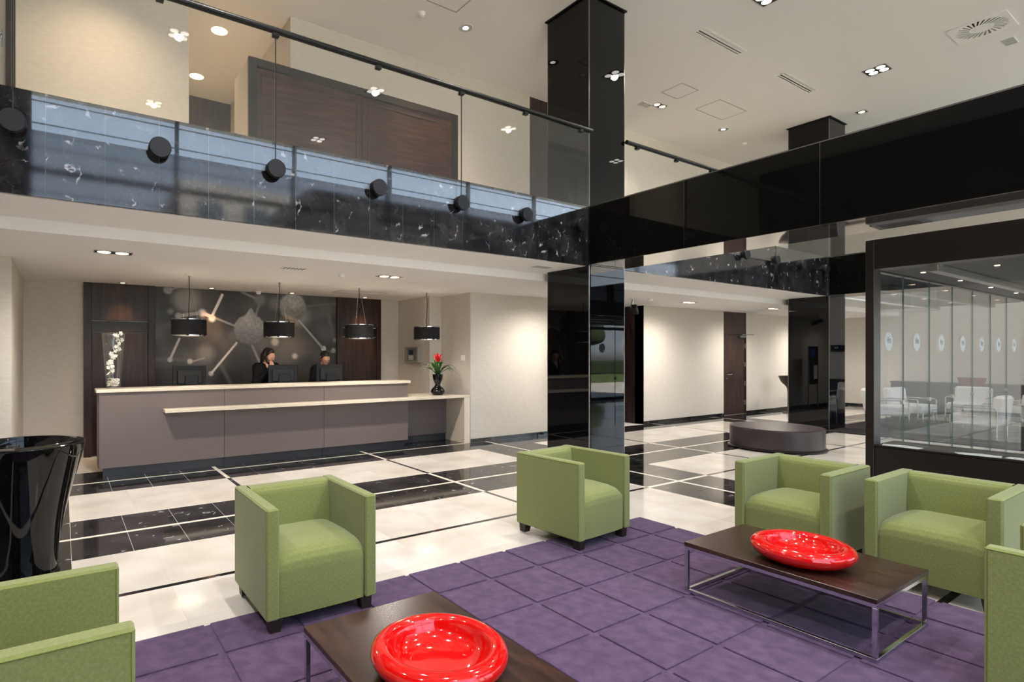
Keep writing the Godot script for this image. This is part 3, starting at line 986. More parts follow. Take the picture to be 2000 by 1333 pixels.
func bowl_profile(s := 1.0) -> Array:
	var p := []
	for v in [[0.0, 0.0], [0.12, 0.0], [0.155, 0.004], [0.2, 0.018], [0.237, 0.042], [0.258, 0.07], [0.265, 0.095], [0.262, 0.115], [0.252, 0.132], [0.236, 0.144], [0.219, 0.147], [0.204, 0.141], [0.194, 0.128], [0.186, 0.108], [0.172, 0.082], [0.15, 0.06], [0.12, 0.046], [0.08, 0.039], [0.04, 0.037], [0.0, 0.0365]]:
		p.append(Vector2(v[0], v[1] * 0.78) * s)
	return p

func smooth_profile(p: Array, n := 4) -> Array:
	var o := []
	for i in p.size() - 1:
		var a: Vector2 = p[max(i - 1, 0)]
		var b: Vector2 = p[i]
		var c: Vector2 = p[i + 1]
		var d: Vector2 = p[min(i + 2, p.size() - 1)]
		for k in n:
			var q := b.cubic_interpolate(c, a, d, float(k) / n)
			o.append(Vector2(max(q.x, 0.0), q.y))
	o.append(p[-1])
	return o

func make_seating() -> void:
	make_rug()
	var c := make_armchair()
	for a in [["green armchair standing in front of the tall black column, turned three-quarter", V(3.704, 0, -3.374), 0.065], ["green armchair facing left, on the far side of the right table, farther of two", V(4.887, 0, -2.102), -PI / 2], ["green armchair facing left beside the dark vestibule base, nearer of two", V(4.965, 0, -1.262), -PI / 2], ["green armchair cut by the right edge, only its side panel showing", V(3.785, 0, -0.41), PI], ["green armchair cut by the bottom-left corner, facing right", V(-0.148, 0, -2.29), PI / 2]]:
		copy_of(c, "armchair", a[0], a[1] + V(0, 0.0175, 0), a[2])
	c.position.y = 0.0175
	make_table(V(1.262, 0.0175, -1.89), Vector2(0.705, 1.025), "dark coffee table at the bottom centre carrying a round red bowl")
	make_table(V(3.77, 0.0175, -1.638), Vector2(0.722, 1.03), "dark coffee table with open chrome frame at the right")
	var prof := smooth_profile(bowl_profile())
	for a in [[V(1.225, 0.3395, -1.79), "round glossy red bowl with thick rolled rim, nearest to the camera"], [V(3.685, 0.3395, -1.58), "glossy red bowl on the right-hand coffee table"]]:
		var b := put(self, numbered("red_bowl"), lathe(prof, 72), M.red_lacquer, a[0])
		tag(b, a[1], "bowl", "red lacquer bowls")
	# round ottoman
	var o := thing("round_ottoman", "low round brown leather ottoman standing before the far black column", "ottoman", V(10.05, 0, -4.7))
	put(o, "seat_drum", lathe(smooth_profile([Vector2(0, 0.03), Vector2(0.66, 0.03), Vector2(0.672, 0.036), Vector2(0.68, 0.06), Vector2(0.682, 0.2), Vector2(0.68, 0.33), Vector2(0.672, 0.352), Vector2(0.655, 0.362), Vector2(0.4, 0.37), Vector2(0, 0.372)], 3), 72), M.leather)
	put(o, "piping", tube(ring_pts(0.674, 0.354, 72), 0.004, 6), M.leather)
	put(o, "plinth", lathe([Vector2(0.64, 0), Vector2(0.64, 0.031), Vector2(0, 0.031)], 48), M.plastic_black)
	# tall planter
	var pl := thing("floor_planter", "tall glossy black flared planter at the left edge", "planter", V(-0.24, 0, -4.86))
	put(pl, "pot", lathe(smooth_profile([Vector2(0, 0), Vector2(0.21, 0), Vector2(0.213, 0.02), Vector2(0.215, 0.1), Vector2(0.222, 0.2), Vector2(0.25, 0.38), Vector2(0.292, 0.56), Vector2(0.335, 0.72), Vector2(0.372, 0.86), Vector2(0.385, 0.92), Vector2(0.384, 0.931), Vector2(0.376, 0.936), Vector2(0.316, 0.942), Vector2(0.309, 0.938), Vector2(0.29, 0.88), Vector2(0.25, 0.72), Vector2(0.0, 0.7)], 4), 80), M.black_lacquer)

func ring_pts(r: float, y: float, n: int) -> Array:
	var p := []
	for i in n + 1:
		p.append(V(cos(TAU * i / n) * r, y, sin(TAU * i / n) * r))
	return p

# ---------------------------------------------------------------- reception
func make_reception() -> void:
	var d := thing("reception_desk", "long grey-brown reception counter with pale stone tops", "reception desk", V(0, 0, 0))
	var pz := -8.08
	for p in [[0.383, 1.905], [1.905, 3.389], [3.389, 4.90]]:
		bb(d, "front_panel", V(p[0] + 0.002, 0.125, pz - 0.04), V(p[1] - 0.002, 1.08, pz), M.desk_laminate, 0.002)
	bb(d, "carcass", V(0.40, 0.125, -8.42), V(4.88, 1.075, pz - 0.041), M.desk_laminate)
	bb(d, "side_panel", V(0.376, 0.125, -8.42), V(0.399, 1.08, pz - 0.041), M.desk_laminate, 0.002)
	for p in [[0.43, 1.9], [1.904, 3.386], [3.39, 4.86]]:
		bb(d, "kick_board", V(p[0], 0, pz - 0.09), V(p[1], 0.124, pz - 0.06), M.kick, 0.001)
	bb(d, "counter_top", V(0.352, 1.08, -8.45), V(4.935, 1.124, -8.05), M.travertine, 0.003)
	bb(d, "front_shelf", V(1.114, 0.803, pz + 0.001), V(4.94, 0.848, -7.87), M.travertine, 0.003)
	bb(d, "side_table_top", V(4.94, 0.803, -8.72), V(6.055, 0.848, -7.87), M.travertine, 0.003)
	bb(d, "end_panel", V(5.93, 0, -8.6), V(6.055, 0.802, -7.875), M.travertine, 0.003)
	bb(d, "recessed_panel", V(4.905, 0.125, -8.5), V(5.929, 0.8, -8.42), M.desk_laminate, 0.002)
	bb(d, "kick_board", V(4.905, 0, -8.5), V(5.929, 0.124, -8.45), M.kick, 0.001)
	bb(d, "work_top", V(0.6, 0.72, -8.72), V(4.7, 0.76, -8.421), M.desk_laminate, 0.002)
	# mural print
	var mu := thing("wall_mural", "large black-and-white photo mural of berries and stalks behind the desk", "mural", V(1.26, 0, -9.948))
	var st := st_new()
	var w := 3.15
	st.set_normal(Vector3.BACK)
	var cs := [V(0, 0.002, 0.0205), V(w, 0.002, 0.0205), V(w, LOW - 0.002, 0.0205), V(0, LOW - 0.002, 0.0205)]
	var uv := [Vector2(0, 1), Vector2(1, 1), Vector2(1, 0), Vector2(0, 0)]
	for k in [0, 2, 1, 0, 3, 2]:
		st.set_normal(Vector3.BACK)
		st.set_uv(uv[k])
		st.add_vertex(cs[k])
	var mm := mat("mural_print", Color.WHITE, 0.35, 0.4)
	mm.albedo_texture = mural_texture()
	bb(mu, "board", V(0, 0.002, 0), V(w, LOW - 0.002, 0.02), M.black_metal)
	put(mu, "print", st.commit(), mm)
	# pendants
	var src: Node3D = null
	var labs := ["black drum pendant lamp over the counter, nearest to the glass vase", "black drum pendant lamp above the receptionist with the phone", "black drum pendant lamp before the right brown door", "black drum pendant lamp above the red-flowered plant"]
	var px := [1.456, 2.713, 4.03, 5.336]
	for i in 4:
		if src == null:
			src = make_pendant(labs[0], V(px[0], 0, -8.17))
		else:
			copy_of(src, "pendant_lamp", labs[i], V(px[i], 0, -8.17), 0.0)
	# monitors
	var ml := ["black computer monitor seen from behind at the empty left desk place", "black computer monitor in front of the receptionist with the phone", "black computer monitor in front of the receptionist with glasses"]
	var mp := [[1.53, 0.0], [2.9, -0.22], [3.68, -0.12]]
	var m0: Node3D = null
	for i in 3:
		var at := V(mp[i][0], 0.76, -8.55)
		if m0 == null:
			m0 = make_monitor(ml[0], at)
		else:
			copy_of(m0, "computer_monitor", ml[i], at, mp[i][1])
	make_glass_vase()
	make_bromeliad()
	# alarm panel and switch on the niche side wall
	var al := thing("alarm_panel", "grey wall-mounted alarm control panel with screen and keypad", "control panel", V(5.8, 1.56, -9.3))
	bb(al, "case", V(-0.09, -0.15, -0.25), V(0, 0.15, 0.25), M.plastic_gray, 0.006)
	bb(al, "bezel", V(-0.094, -0.115, -0.14), V(-0.09, 0.125, 0.2), M.plastic_mid, 0.002)
	bb(al, "screen", V(-0.097, 0.0, -0.08), V(-0.094, 0.09, 0.08), M.far_window, 0.001)
	for i in 4:
		for j in 3:
			bb(al, "key", V(-0.099, -0.10 + 0.03 * j, -0.08 + 0.045 * i), V(-0.094, -0.08 + 0.03 * j, -0.05 + 0.045 * i), M.paper, 0.001)
	var sw := thing("light_switch", "small white wall switch above the red-flowered plant", "switch", V(6.06, 1.50, -8.08))
	bb(sw, "plate", V(-0.012, -0.05, -0.055), V(0, 0.05, 0.055), M.fixture_white, 0.003)
	bb(sw, "rocker", V(-0.018, -0.03, -0.035), V(-0.012, 0.03, 0.035), M.white_paint, 0.002)

func make_pendant(label: String, at: Vector3) -> Node3D:
	var t := thing("pendant_lamp", label, "pendant lamp", at, 0.0, "drum pendants over the counter")
	put(t, "ceiling_rose", lathe([Vector2(0, LOW - 0.025), Vector2(0.05, LOW - 0.025), Vector2(0.06, LOW - 0.018), Vector2(0.06, LOW)], 24), M.fixture_white)
	put(t, "cord", tube([V(0, LOW - 0.02, 0), V(0.006, 2.4, 0.002), V(-0.004, 2.2, 0), V(0, 2.04, 0)], 0.005, 6), M.plastic_black)
	for k in 3:
		var a := TAU * k / 3.0 + 0.4
		put(t, "wire", tube([V(0.012 * cos(a), LOW - 0.02, 0.012 * sin(a)), V(0.11 * cos(a), 2.035, 0.11 * sin(a))], 0.0016, 4), M.chrome)
	put(t, "shade", lathe([Vector2(0.222, 2.03), Vector2(0.226, 2.03), Vector2(0.226, 1.82), Vector2(0.222, 1.82), Vector2(0.222, 2.03)], 48), M.black_shade)
	for y in [1.815, 2.031]:
		put(t, "chrome_ring", lathe([Vector2(0.216, y), Vector2(0.229, y), Vector2(0.229, y + 0.012), Vector2(0.216, y + 0.012), Vector2(0.216, y)], 48), M.chrome)
	put(t, "diffuser_lamp", lathe([Vector2(0.0, 1.84), Vector2(0.2, 1.84), Vector2(0.205, 1.845), Vector2(0, 1.846)], 32), M.lamp_soft)
	for k in 3:
		var a := TAU * k / 3.0 + 0.4
		put(t, "spoke", tube([V(0, 2.036, 0), V(0.222 * cos(a), 2.036, 0.222 * sin(a))], 0.003, 4), M.chrome)
	spot(t, V(0, 1.825, 0), LAMP_PENDANT, WARM, 70.0, 0.15)
	return t

const LAMP_PENDANT := 0.7

func make_monitor(label: String, at: Vector3) -> Node3D:
	var t := thing("computer_monitor", label, "monitor", at, 0.0, "monitors on the reception desk")
	var head := bb(t, "housing", V(-0.225, 0.34, -0.02), V(0.225, 0.64, 0.014), M.plastic_black, 0.006)
	bb(head, "rear_cover", V(-0.17, -0.11, 0.017), V(0.17, 0.09, 0.05), M.plastic_dark, 0.012)
	bb(head, "vent_strip", V(-0.06, 0.045, 0.05), V(0.08, 0.06, 0.053), M.plastic_dark)
	bb(head, "cable_block", V(-0.07, -0.12, 0.03), V(0.11, 0.01, 0.07), M.plastic_black, 0.006)
	bb(head, "screen_face", V(-0.21, -0.135, -0.022), V(0.21, 0.135, -0.017), M.far_window)
	bb(t, "neck", V(-0.04, 0.015, 0.02), V(0.04, 0.42, 0.05), M.plastic_dark, 0.006)
	bb(t, "foot", V(-0.13, 0.0, -0.08), V(0.13, 0.016, 0.1), M.plastic_black, 0.005)
	return t

func make_glass_vase() -> void:
	var t := thing("glass_flower_vase", "tall tapering clear glass vase filled with white orchids and pebbles", "vase", V(0.555, 1.1245, -8.25))
	put(t, "glass", lathe(smooth_profile([Vector2(0, 0), Vector2(0.078, 0), Vector2(0.082, 0.01), Vector2(0.095, 0.2), Vector2(0.112, 0.42), Vector2(0.133, 0.69), Vector2(0.131, 0.693), Vector2(0.128, 0.69), Vector2(0.107, 0.42), Vector2(0.09, 0.2), Vector2(0.077, 0.02), Vector2(0, 0.018)], 2), 40), M.clear_glass)
	var r := RandomNumberGenerator.new()
	r.seed = 5
	var peb := st_new()
	for k in 90:
		var a := r.randf() * TAU
		var q := sqrt(r.randf()) * 0.066
		lathe_to(peb, [Vector2(0, -0.009), Vector2(0.009, -0.006), Vector2(0.013, 0), Vector2(0.009, 0.006), Vector2(0, 0.009)], 6, V(cos(a) * q, 0.03 + r.randf() * 0.095, sin(a) * q))
	var pm := put(t, "pebbles", peb.commit(), M.pebble)
	pm.set_meta("kind", "stuff")
	var path := []
	for k in 24:
		var f := k / 23.0
		var a := 2.2 + f * 5.0
		var q: float = lerp(0.05, 0.06, f) + 0.03 * f
		path.append(V(cos(a) * q, 0.1 + 0.58 * f, sin(a) * q))
	put(t, "stem", tube(path, 0.004, 6), M.stem)
	var fl := orchid_mesh()
	for k in 30:
		var f := 0.12 + 0.88 * k / 29.0
		var p: Vector3 = path[int(f * 23)]
		var o := put(t, "orchid_bloom", fl, M.petal, V(p.x * 0.6 + r.randf_range(-0.045, 0.045) * (0.6 + 0.5 * f), 0.14 + 0.57 * f + r.randf_range(-0.02, 0.02), p.z * 0.6 + r.randf_range(-0.02, 0.045)))
		o.rotation = V(r.randf_range(-0.9, 0.5), r.randf_range(-1.4, 1.4), r.randf_range(-1, 1))

func orchid_mesh() -> ArrayMesh:
	var st := st_new()
	for k in 5:
		var a := TAU * k / 5.0
		var wide := 0.017 if k % 2 == 0 else 0.012
		var f := func(u: float, v: float) -> Vector3:
			var l := u * 0.034
			var ww: float = wide * sin(PI * pow(u, 0.7)) * (2.0 * v - 1.0)
			var z := 0.008 * sin(u * 2.6) - 0.006 * (2.0 * v - 1.0) * (2.0 * v - 1.0)
			return V(cos(a) * l - sin(a) * ww, sin(a) * l + cos(a) * ww, z)
		grid_to(st, f, 5, 4)
	lathe_to(st, [Vector2(0, -0.004), Vector2(0.006, 0.0), Vector2(0.004, 0.008), Vector2(0, 0.01)], 8)
	return st.commit()

func blade(st: SurfaceTool, a: float, reach: float, rise: float, droop: float, width: float, y0: float) -> void:
	var dir := V(cos(a), 0, sin(a))
	var side := V(-sin(a), 0, cos(a))
	var f := func(u: float, v: float) -> Vector3:
		var w: float = width * (1.0 - pow(u, 2.2)) * (0.6 + 0.8 * u * (1.0 - u) * 2.0)
		var c := dir * (0.012 + reach * u) + Vector3.UP * (y0 + rise * sin(u * 1.9) - droop * u * u)
		var s := 2.0 * v - 1.0
		return c + side * (w * s) + Vector3.UP * (0.35 * w * s * s)
	grid_to(st, f, 12, 4)

func make_bromeliad() -> void:
	var v := thing("hourglass_vase", "glossy black hourglass vase holding the red-flowered plant", "vase", V(5.58, 0.848, -8.19))
	put(v, "body", lathe(smooth_profile([Vector2(0, 0), Vector2(0.082, 0), Vector2(0.095, 0.01), Vector2(0.122, 0.045), Vector2(0.122, 0.075), Vector2(0.1, 0.115), Vector2(0.062, 0.15), Vector2(0.048, 0.18), Vector2(0.055, 0.21), Vector2(0.078, 0.26), Vector2(0.09, 0.32), Vector2(0.092, 0.36), Vector2(0.086, 0.362), Vector2(0.08, 0.345), Vector2(0, 0.335)], 4), 48), M.black_lacquer)
	var t := thing("bromeliad_plant", "bromeliad with arching green leaves and a red flower head", "plant", V(5.58, 1.185, -8.19))
	var r := RandomNumberGenerator.new()
	r.seed = 9
	for k in 18:
		var s := st_new()
		var a := TAU * k * 0.381966 + 0.3
		blade(s, a, r.randf_range(0.3, 0.46), r.randf_range(0.22, 0.34), r.randf_range(0.14, 0.3), 0.02, 0.0)
		put(t, "leaf", s.commit(), M.leaf_dark)
	for k in 9:
		var s := st_new()
		blade(s, TAU * k * 0.381966, r.randf_range(0.08, 0.15), r.randf_range(0.22, 0.3), 0.03, 0.034, 0.0)
		put(t, "leaf", s.commit(), M.leaf)
	for k in 16:
		var s := st_new()
		blade(s, TAU * k * 0.381966, 0.06 + 0.07 * (k % 4) / 3.0, 0.13 + 0.012 * (k % 3), 0.03, 0.02, 0.19 + 0.005 * k)
		put(t, "flower_bract", s.commit(), M.bract_red)

func mural_texture() -> ImageTexture:
	var W := 756
	var H := 639
	var sx := W / 3.15
	var g := PackedFloat32Array()
	g.resize(W * H)
	var n := FastNoiseLite.new()
	n.seed = 3
	n.frequency = 0.004
	n.fractal_octaves = 3
	var fn := FastNoiseLite.new()
	fn.seed = 8
	fn.frequency = 0.06
	fn.fractal_octaves = 3
	for j in H:
		for i in W:
			g[j * W + i] = 0.235 + 0.14 * n.get_noise_2d(i, j)
	# [x, y, radius, softness, value, texture]
	var cir := [[0.466, 2.467, 0.21, 0.5, 0.47, 0.0], [2.213, 1.625, 0.27, 0.6, 0.31, 0.0], [0.773, 1.586, 0.13, 0.7, 0.42, 0.0], [2.932, 2.403, 0.12, 0.7, 0.32, 0.0], [0.224, 2.27, 0.05, 0.7, 0.42, 0.0], [1.966, 2.49, 0.12, 0.7, 0.38, 0.0], [1.689, 2.54, 0.1, 0.6, 0.42, 0.0], [2.95, 2.0, 0.16, 0.8, 0.3, 0.0], [1.25, 1.9, 0.1, 0.8, 0.38, 0.0], [1.68, 1.8, 0.14, 0.7, 0.36, 0.0], [2.44, 2.28, 0.17, 0.6, 0.45, 0.0], [1.5, 1.99, 0.26, 0.12, 0.52, 0.06], [1.53, 2.17, 0.12, 0.4, 0.6, 0.1], [1.66, 2.08, 0.1, 0.4, 0.56, 0.1], [2.29, 2.435, 0.25, 0.14, 0.46, 0.06], [2.33, 2.53, 0.12, 0.5, 0.55, 0.12], [0.715, 2.265, 0.06, 0.6, 0.8, 0.0], [0.872, 2.176, 0.055, 0.6, 0.85, 0.0], [0.522, 1.449, 0.044, 0.4, 0.62, 0.0], [0.216, 1.476, 0.04, 0.4, 0.6, 0.0], [0.855, 1.239, 0.042, 0.4, 0.6, 0.0], [2.891, 1.676, 0.05, 0.2, 0.7, 0.1], [3.089, 1.638, 0.05, 0.3, 0.5, 0.1], [0.185, 2.619, 0.07, 0.3, 0.5, 0.0], [2.329, 1.532, 0.05, 0.6, 0.62, 0.0], [1.957, 1.79, 0.07, 0.5, 0.55, 0.0], [3.12, 1.834, 0.04, 0.5, 0.45, 0.0], [0.34, 2.2, 0.05, 0.6, 0.6, 0.0]]
	var lin := [[1.039, 2.585, 0.872, 2.211, 0.024, 0.8], [0.905, 2.194, 1.28, 2.048, 0.018, 0.55], [0.356, 1.821, 0.224, 1.502, 0.02, 0.6], [1.28, 1.764, 0.872, 1.256, 0.019, 0.7], [1.553, 1.713, 1.68, 1.424, 0.022, 0.5], [2.407, 2.192, 2.87, 1.686, 0.02, 0.55], [2.586, 2.464, 3.163, 2.55, 0.02, 0.34], [1.367, 2.657, 1.634, 2.547, 0.02, 0.5], [0.216, 2.629, 0.34, 2.662, 0.012, 0.55], [0.578, 1.449, 0.74, 1.5, 0.014, 0.5], [1.671, 2.44, 1.598, 2.219, 0.02, 0.44], [2.994, 2.309, 3.078, 1.921, 0.04, 0.34], [0.003, 1.964, 0.2, 2.052, 0.045, 0.3], [0.0, 1.486, 0.482, 1.475, 0.03, 0.3], [0.34, 2.2, 0.715, 2.265, 0.03, 0.55], [2.466, 1.607, 3.078, 1.628, 0.024, 0.28], [1.006, 1.411, 1.176, 1.057, 0.033, 0.3], [0.715, 2.265, 0.9, 2.19, 0.03, 0.75]]
	for k in [7, 10, 12, 13, 15, 16, 11]:
		_line(g, W, H, sx, lin[k], 0.9)
	for c in cir:
		var R: float = c[2] * sx * (1.0 + c[3])
		var cx: float = c[0] * sx
		var cy: float = (LOW - c[1]) * sx
		for j in range(max(0, int(cy - R)), min(H, int(cy + R) + 1)):
			for i in range(max(0, int(cx - R)), min(W, int(cx + R) + 1)):
				var q = Vector2(i - cx, j - cy).length() / (c[2] * sx)
				if c[5] > 0.0:
					q += 0.05 * fn.get_noise_2d(i * 0.6 + 90, j * 0.6)
				var a: float = 1.0 - smoothstep(1.0 - c[3], 1.0 + c[3], q)
				var tone: float = c[4] + c[5] * fn.get_noise_2d(i, j)
				if c[2] > 0.2 and c[5] > 0.0:
					tone -= 0.13 * clamp((j - cy) / (c[2] * sx), -1.0, 1.0)
				g[j * W + i] = lerp(g[j * W + i], tone, a)
	# spiky crown of the middle berry
	for s in [[1.42, 2.18, 1.527, 2.345, 0.03, 0.62], [1.60, 2.18, 1.53, 2.345, 0.03, 0.55], [1.27, 2.08, 1.36, 2.19, 0.03, 0.55], [1.72, 2.1, 1.66, 2.2, 0.03, 0.55]]:
		_line(g, W, H, sx, s, 0.35)
	for k in [0, 1, 2, 3, 4, 5, 6, 8, 9, 14, 17]:
		_line(g, W, H, sx, lin[k], 0.35)
	var im := Image.create(W, H, false, Image.FORMAT_RGB8)
	for j in H:
		for i in W:
			var v: float = clamp(1.22 * g[j * W + i] + 0.012 * fn.get_noise_2d(i * 3, j * 3), 0.03, 0.95)
			# the print is slightly brown on its left part
			var wm := 0.025 * exp(-pow(Vector2(i - 0.85 * sx, j - 0.6 * sx).length() / (0.6 * sx), 2.0))
			im.set_pixel(i, j, Color(v * (0.98 + 2.2 * wm), v * (0.965 + 0.6 * wm), v * 0.955))
	return ImageTexture.create_from_image(im)

func _line(g: PackedFloat32Array, W: int, H: int, sx: float, l: Array, soft: float) -> void:
	var a := Vector2(l[0] * sx, (LOW - l[1]) * sx)
	var b := Vector2(l[2] * sx, (LOW - l[3]) * sx)
	var r: float = l[4] * sx
	var R := r * (1.0 + soft) + 1.0
	for j in range(max(0, int(min(a.y, b.y) - R)), min(H, int(max(a.y, b.y) + R) + 1)):
		for i in range(max(0, int(min(a.x, b.x) - R)), min(W, int(max(a.x, b.x) + R) + 1)):
			var p := Vector2(i, j)
			var q := p.distance_to(Geometry2D.get_closest_point_to_segment(p, a, b)) / r
			var k: float = 1.0 - smoothstep(1.0 - soft, 1.0 + soft, q)
			if k > 0.0:
				g[j * W + i] = lerp(g[j * W + i], float(l[5]), k)

# ---------------------------------------------------------------- people
# tapered capsules joined by a smooth minimum and meshed as surface nets; each bone is [a, b, ra, rb]
func sdf_to(st: SurfaceTool, bones: Array, cell: float, k: float, xf := Transform3D()) -> void:
	var lo := V(1e9, 1e9, 1e9)
	var hi := -lo
	for b in bones:
		var r: float = max(b[2], b[3]) + 2.5 * cell
		for q in [b[0], b[1]]:
			lo = lo.min(q - Vector3.ONE * r)
			hi = hi.max(q + Vector3.ONE * r)
	var nx := int((hi.x - lo.x) / cell) + 2
	var ny := int((hi.y - lo.y) / cell) + 2
	var nz := int((hi.z - lo.z) / cell) + 2
	var f := PackedFloat32Array()
	f.resize(nx * ny * nz)
	f.fill(1.0)
	for b in bones:
		var a: Vector3 = b[0]
		var d: Vector3 = b[1] - b[0]
		var dd: float = max(d.length_squared(), 1e-9)
		var pad: float = max(b[2], b[3]) + k + 2.0 * cell
		var l: Vector3 = ((b[0].min(b[1]) - Vector3.ONE * pad - lo) / cell).floor()
		var h: Vector3 = ((b[0].max(b[1]) + Vector3.ONE * pad - lo) / cell).ceil()
		for z in range(max(0, int(l.z)), min(nz, int(h.z) + 1)):
			for y in range(max(0, int(l.y)), min(ny, int(h.y) + 1)):
				var row := (z * ny + y) * nx
				for x in range(max(0, int(l.x)), min(nx, int(h.x) + 1)):
					var p := lo + V(x, y, z) * cell - a
					var t: float = clamp(p.dot(d) / dd, 0.0, 1.0)
					var s: float = (p - d * t).length() - lerp(float(b[2]), float(b[3]), t)
					var o := f[row + x]
					var hh: float = max(k - abs(o - s), 0.0) / k
					f[row + x] = min(o, s) - hh * hh * k * 0.25
	var vid := {}
	var P := PackedVector3Array()
	var N := PackedVector3Array()
	var sy := nx
	var sz := nx * ny
	var corner := [0, 1, sy, sy + 1, sz, sz + 1, sz + sy, sz + sy + 1]
	for z in nz - 1:
		for y in ny - 1:
			for x in nx - 1:
				var i := z * sz + y * sy + x
				var inside := 0
				for c in corner:
					if f[i + c] < 0.0:
						inside += 1
				if inside == 0 or inside == 8:
					continue
				var sum := Vector3.ZERO
				var cnt := 0
				for e in EDGES:
					var va := f[i + corner[e[0]]]
					var vb := f[i + corner[e[1]]]
					if (va < 0.0) != (vb < 0.0):
						sum += CORNER[e[0]].lerp(CORNER[e[1]], va / (va - vb))
						cnt += 1
				var g := V(f[i + 1] + f[i + 1 + sy] + f[i + 1 + sz] + f[i + 1 + sy + sz] - f[i] - f[i + sy] - f[i + sz] - f[i + sy + sz], f[i + sy] + f[i + sy + 1] + f[i + sy + sz] + f[i + sy + 1 + sz] - f[i] - f[i + 1] - f[i + sz] - f[i + 1 + sz], f[i + sz] + f[i + sz + 1] + f[i + sz + sy] + f[i + sz + sy + 1] - f[i] - f[i + 1] - f[i + sy] - f[i + sy + 1])
				vid[i] = P.size()
				P.append(xf * (lo + (V(x, y, z) + sum / cnt) * cell))
				N.append((xf.basis * g).normalized())
	for z in range(1, nz - 1):
		for y in range(1, ny - 1):
			for x in range(1, nx - 1):
				var i := z * sz + y * sy + x
				var s0 := f[i] < 0.0
				for ax in 3:
					var step: int = [1, sy, sz][ax]
					if (f[i + step] < 0.0) == s0:
						continue
					var u: int = [sy, sz, 1][ax]
					var v: int = [sz, 1, sy][ax]
					var q := [i, i - u, i - u - v, i - v]
					if not (vid.has(q[0]) and vid.has(q[1]) and vid.has(q[2]) and vid.has(q[3])):
						continue
					var w := [vid[q[0]], vid[q[1]], vid[q[2]], vid[q[3]]]
					quad_n(st, [P[w[0]], P[w[1]], P[w[2]], P[w[3]]], [N[w[0]], N[w[1]], N[w[2]], N[w[3]]])

const CORNER := [Vector3(0, 0, 0), Vector3(1, 0, 0), Vector3(0, 1, 0), Vector3(1, 1, 0), Vector3(0, 0, 1), Vector3(1, 0, 1), Vector3(0, 1, 1), Vector3(1, 1, 1)]
const EDGES := [[0, 1], [2, 3], [4, 5], [6, 7], [0, 2], [1, 3], [4, 6], [5, 7], [0, 4], [1, 5], [2, 6], [3, 7]]

func hand_bones(wrist: Vector3, palm: Vector3, tips: Vector3, across: Vector3, thumb: Vector3) -> Array:
	# palm from the wrist to the knuckles, four bent fingers, a thumb leaving the side of the palm
	var b := []
	var kn := palm
	b.append([wrist, wrist.lerp(kn, 0.3), 0.024, 0.026])
	for s in [-1.0, -0.33, 0.33, 1.0]:
		var root: Vector3 = kn + across * (0.027 * s)
		b.append([wrist.lerp(kn, 0.25) + across * (0.014 * s), root, 0.013, 0.011])
		var len: float = [0.85, 1.0, 0.95, 0.75][int((s + 1.0) * 1.5 + 0.1)]
		var d: Vector3 = tips
		var mid := root + d * 0.038 * len
		var bend := (d + (wrist - kn).normalized() * 0.35 + thumb * 0.35).normalized()
		var tip := mid + bend * 0.036 * len
		b.append([root, mid, 0.010, 0.009])
		b.append([mid, tip, 0.009, 0.0075])
	var tb := wrist.lerp(kn, 0.45) - across * 0.024
	var tm := tb + (thumb - across * 0.6).normalized() * 0.035
	b.append([tb, tm, 0.013, 0.0105])
	b.append([tm, tm + (thumb + tips).normalized() * 0.032, 0.0105, 0.0085])
	return b

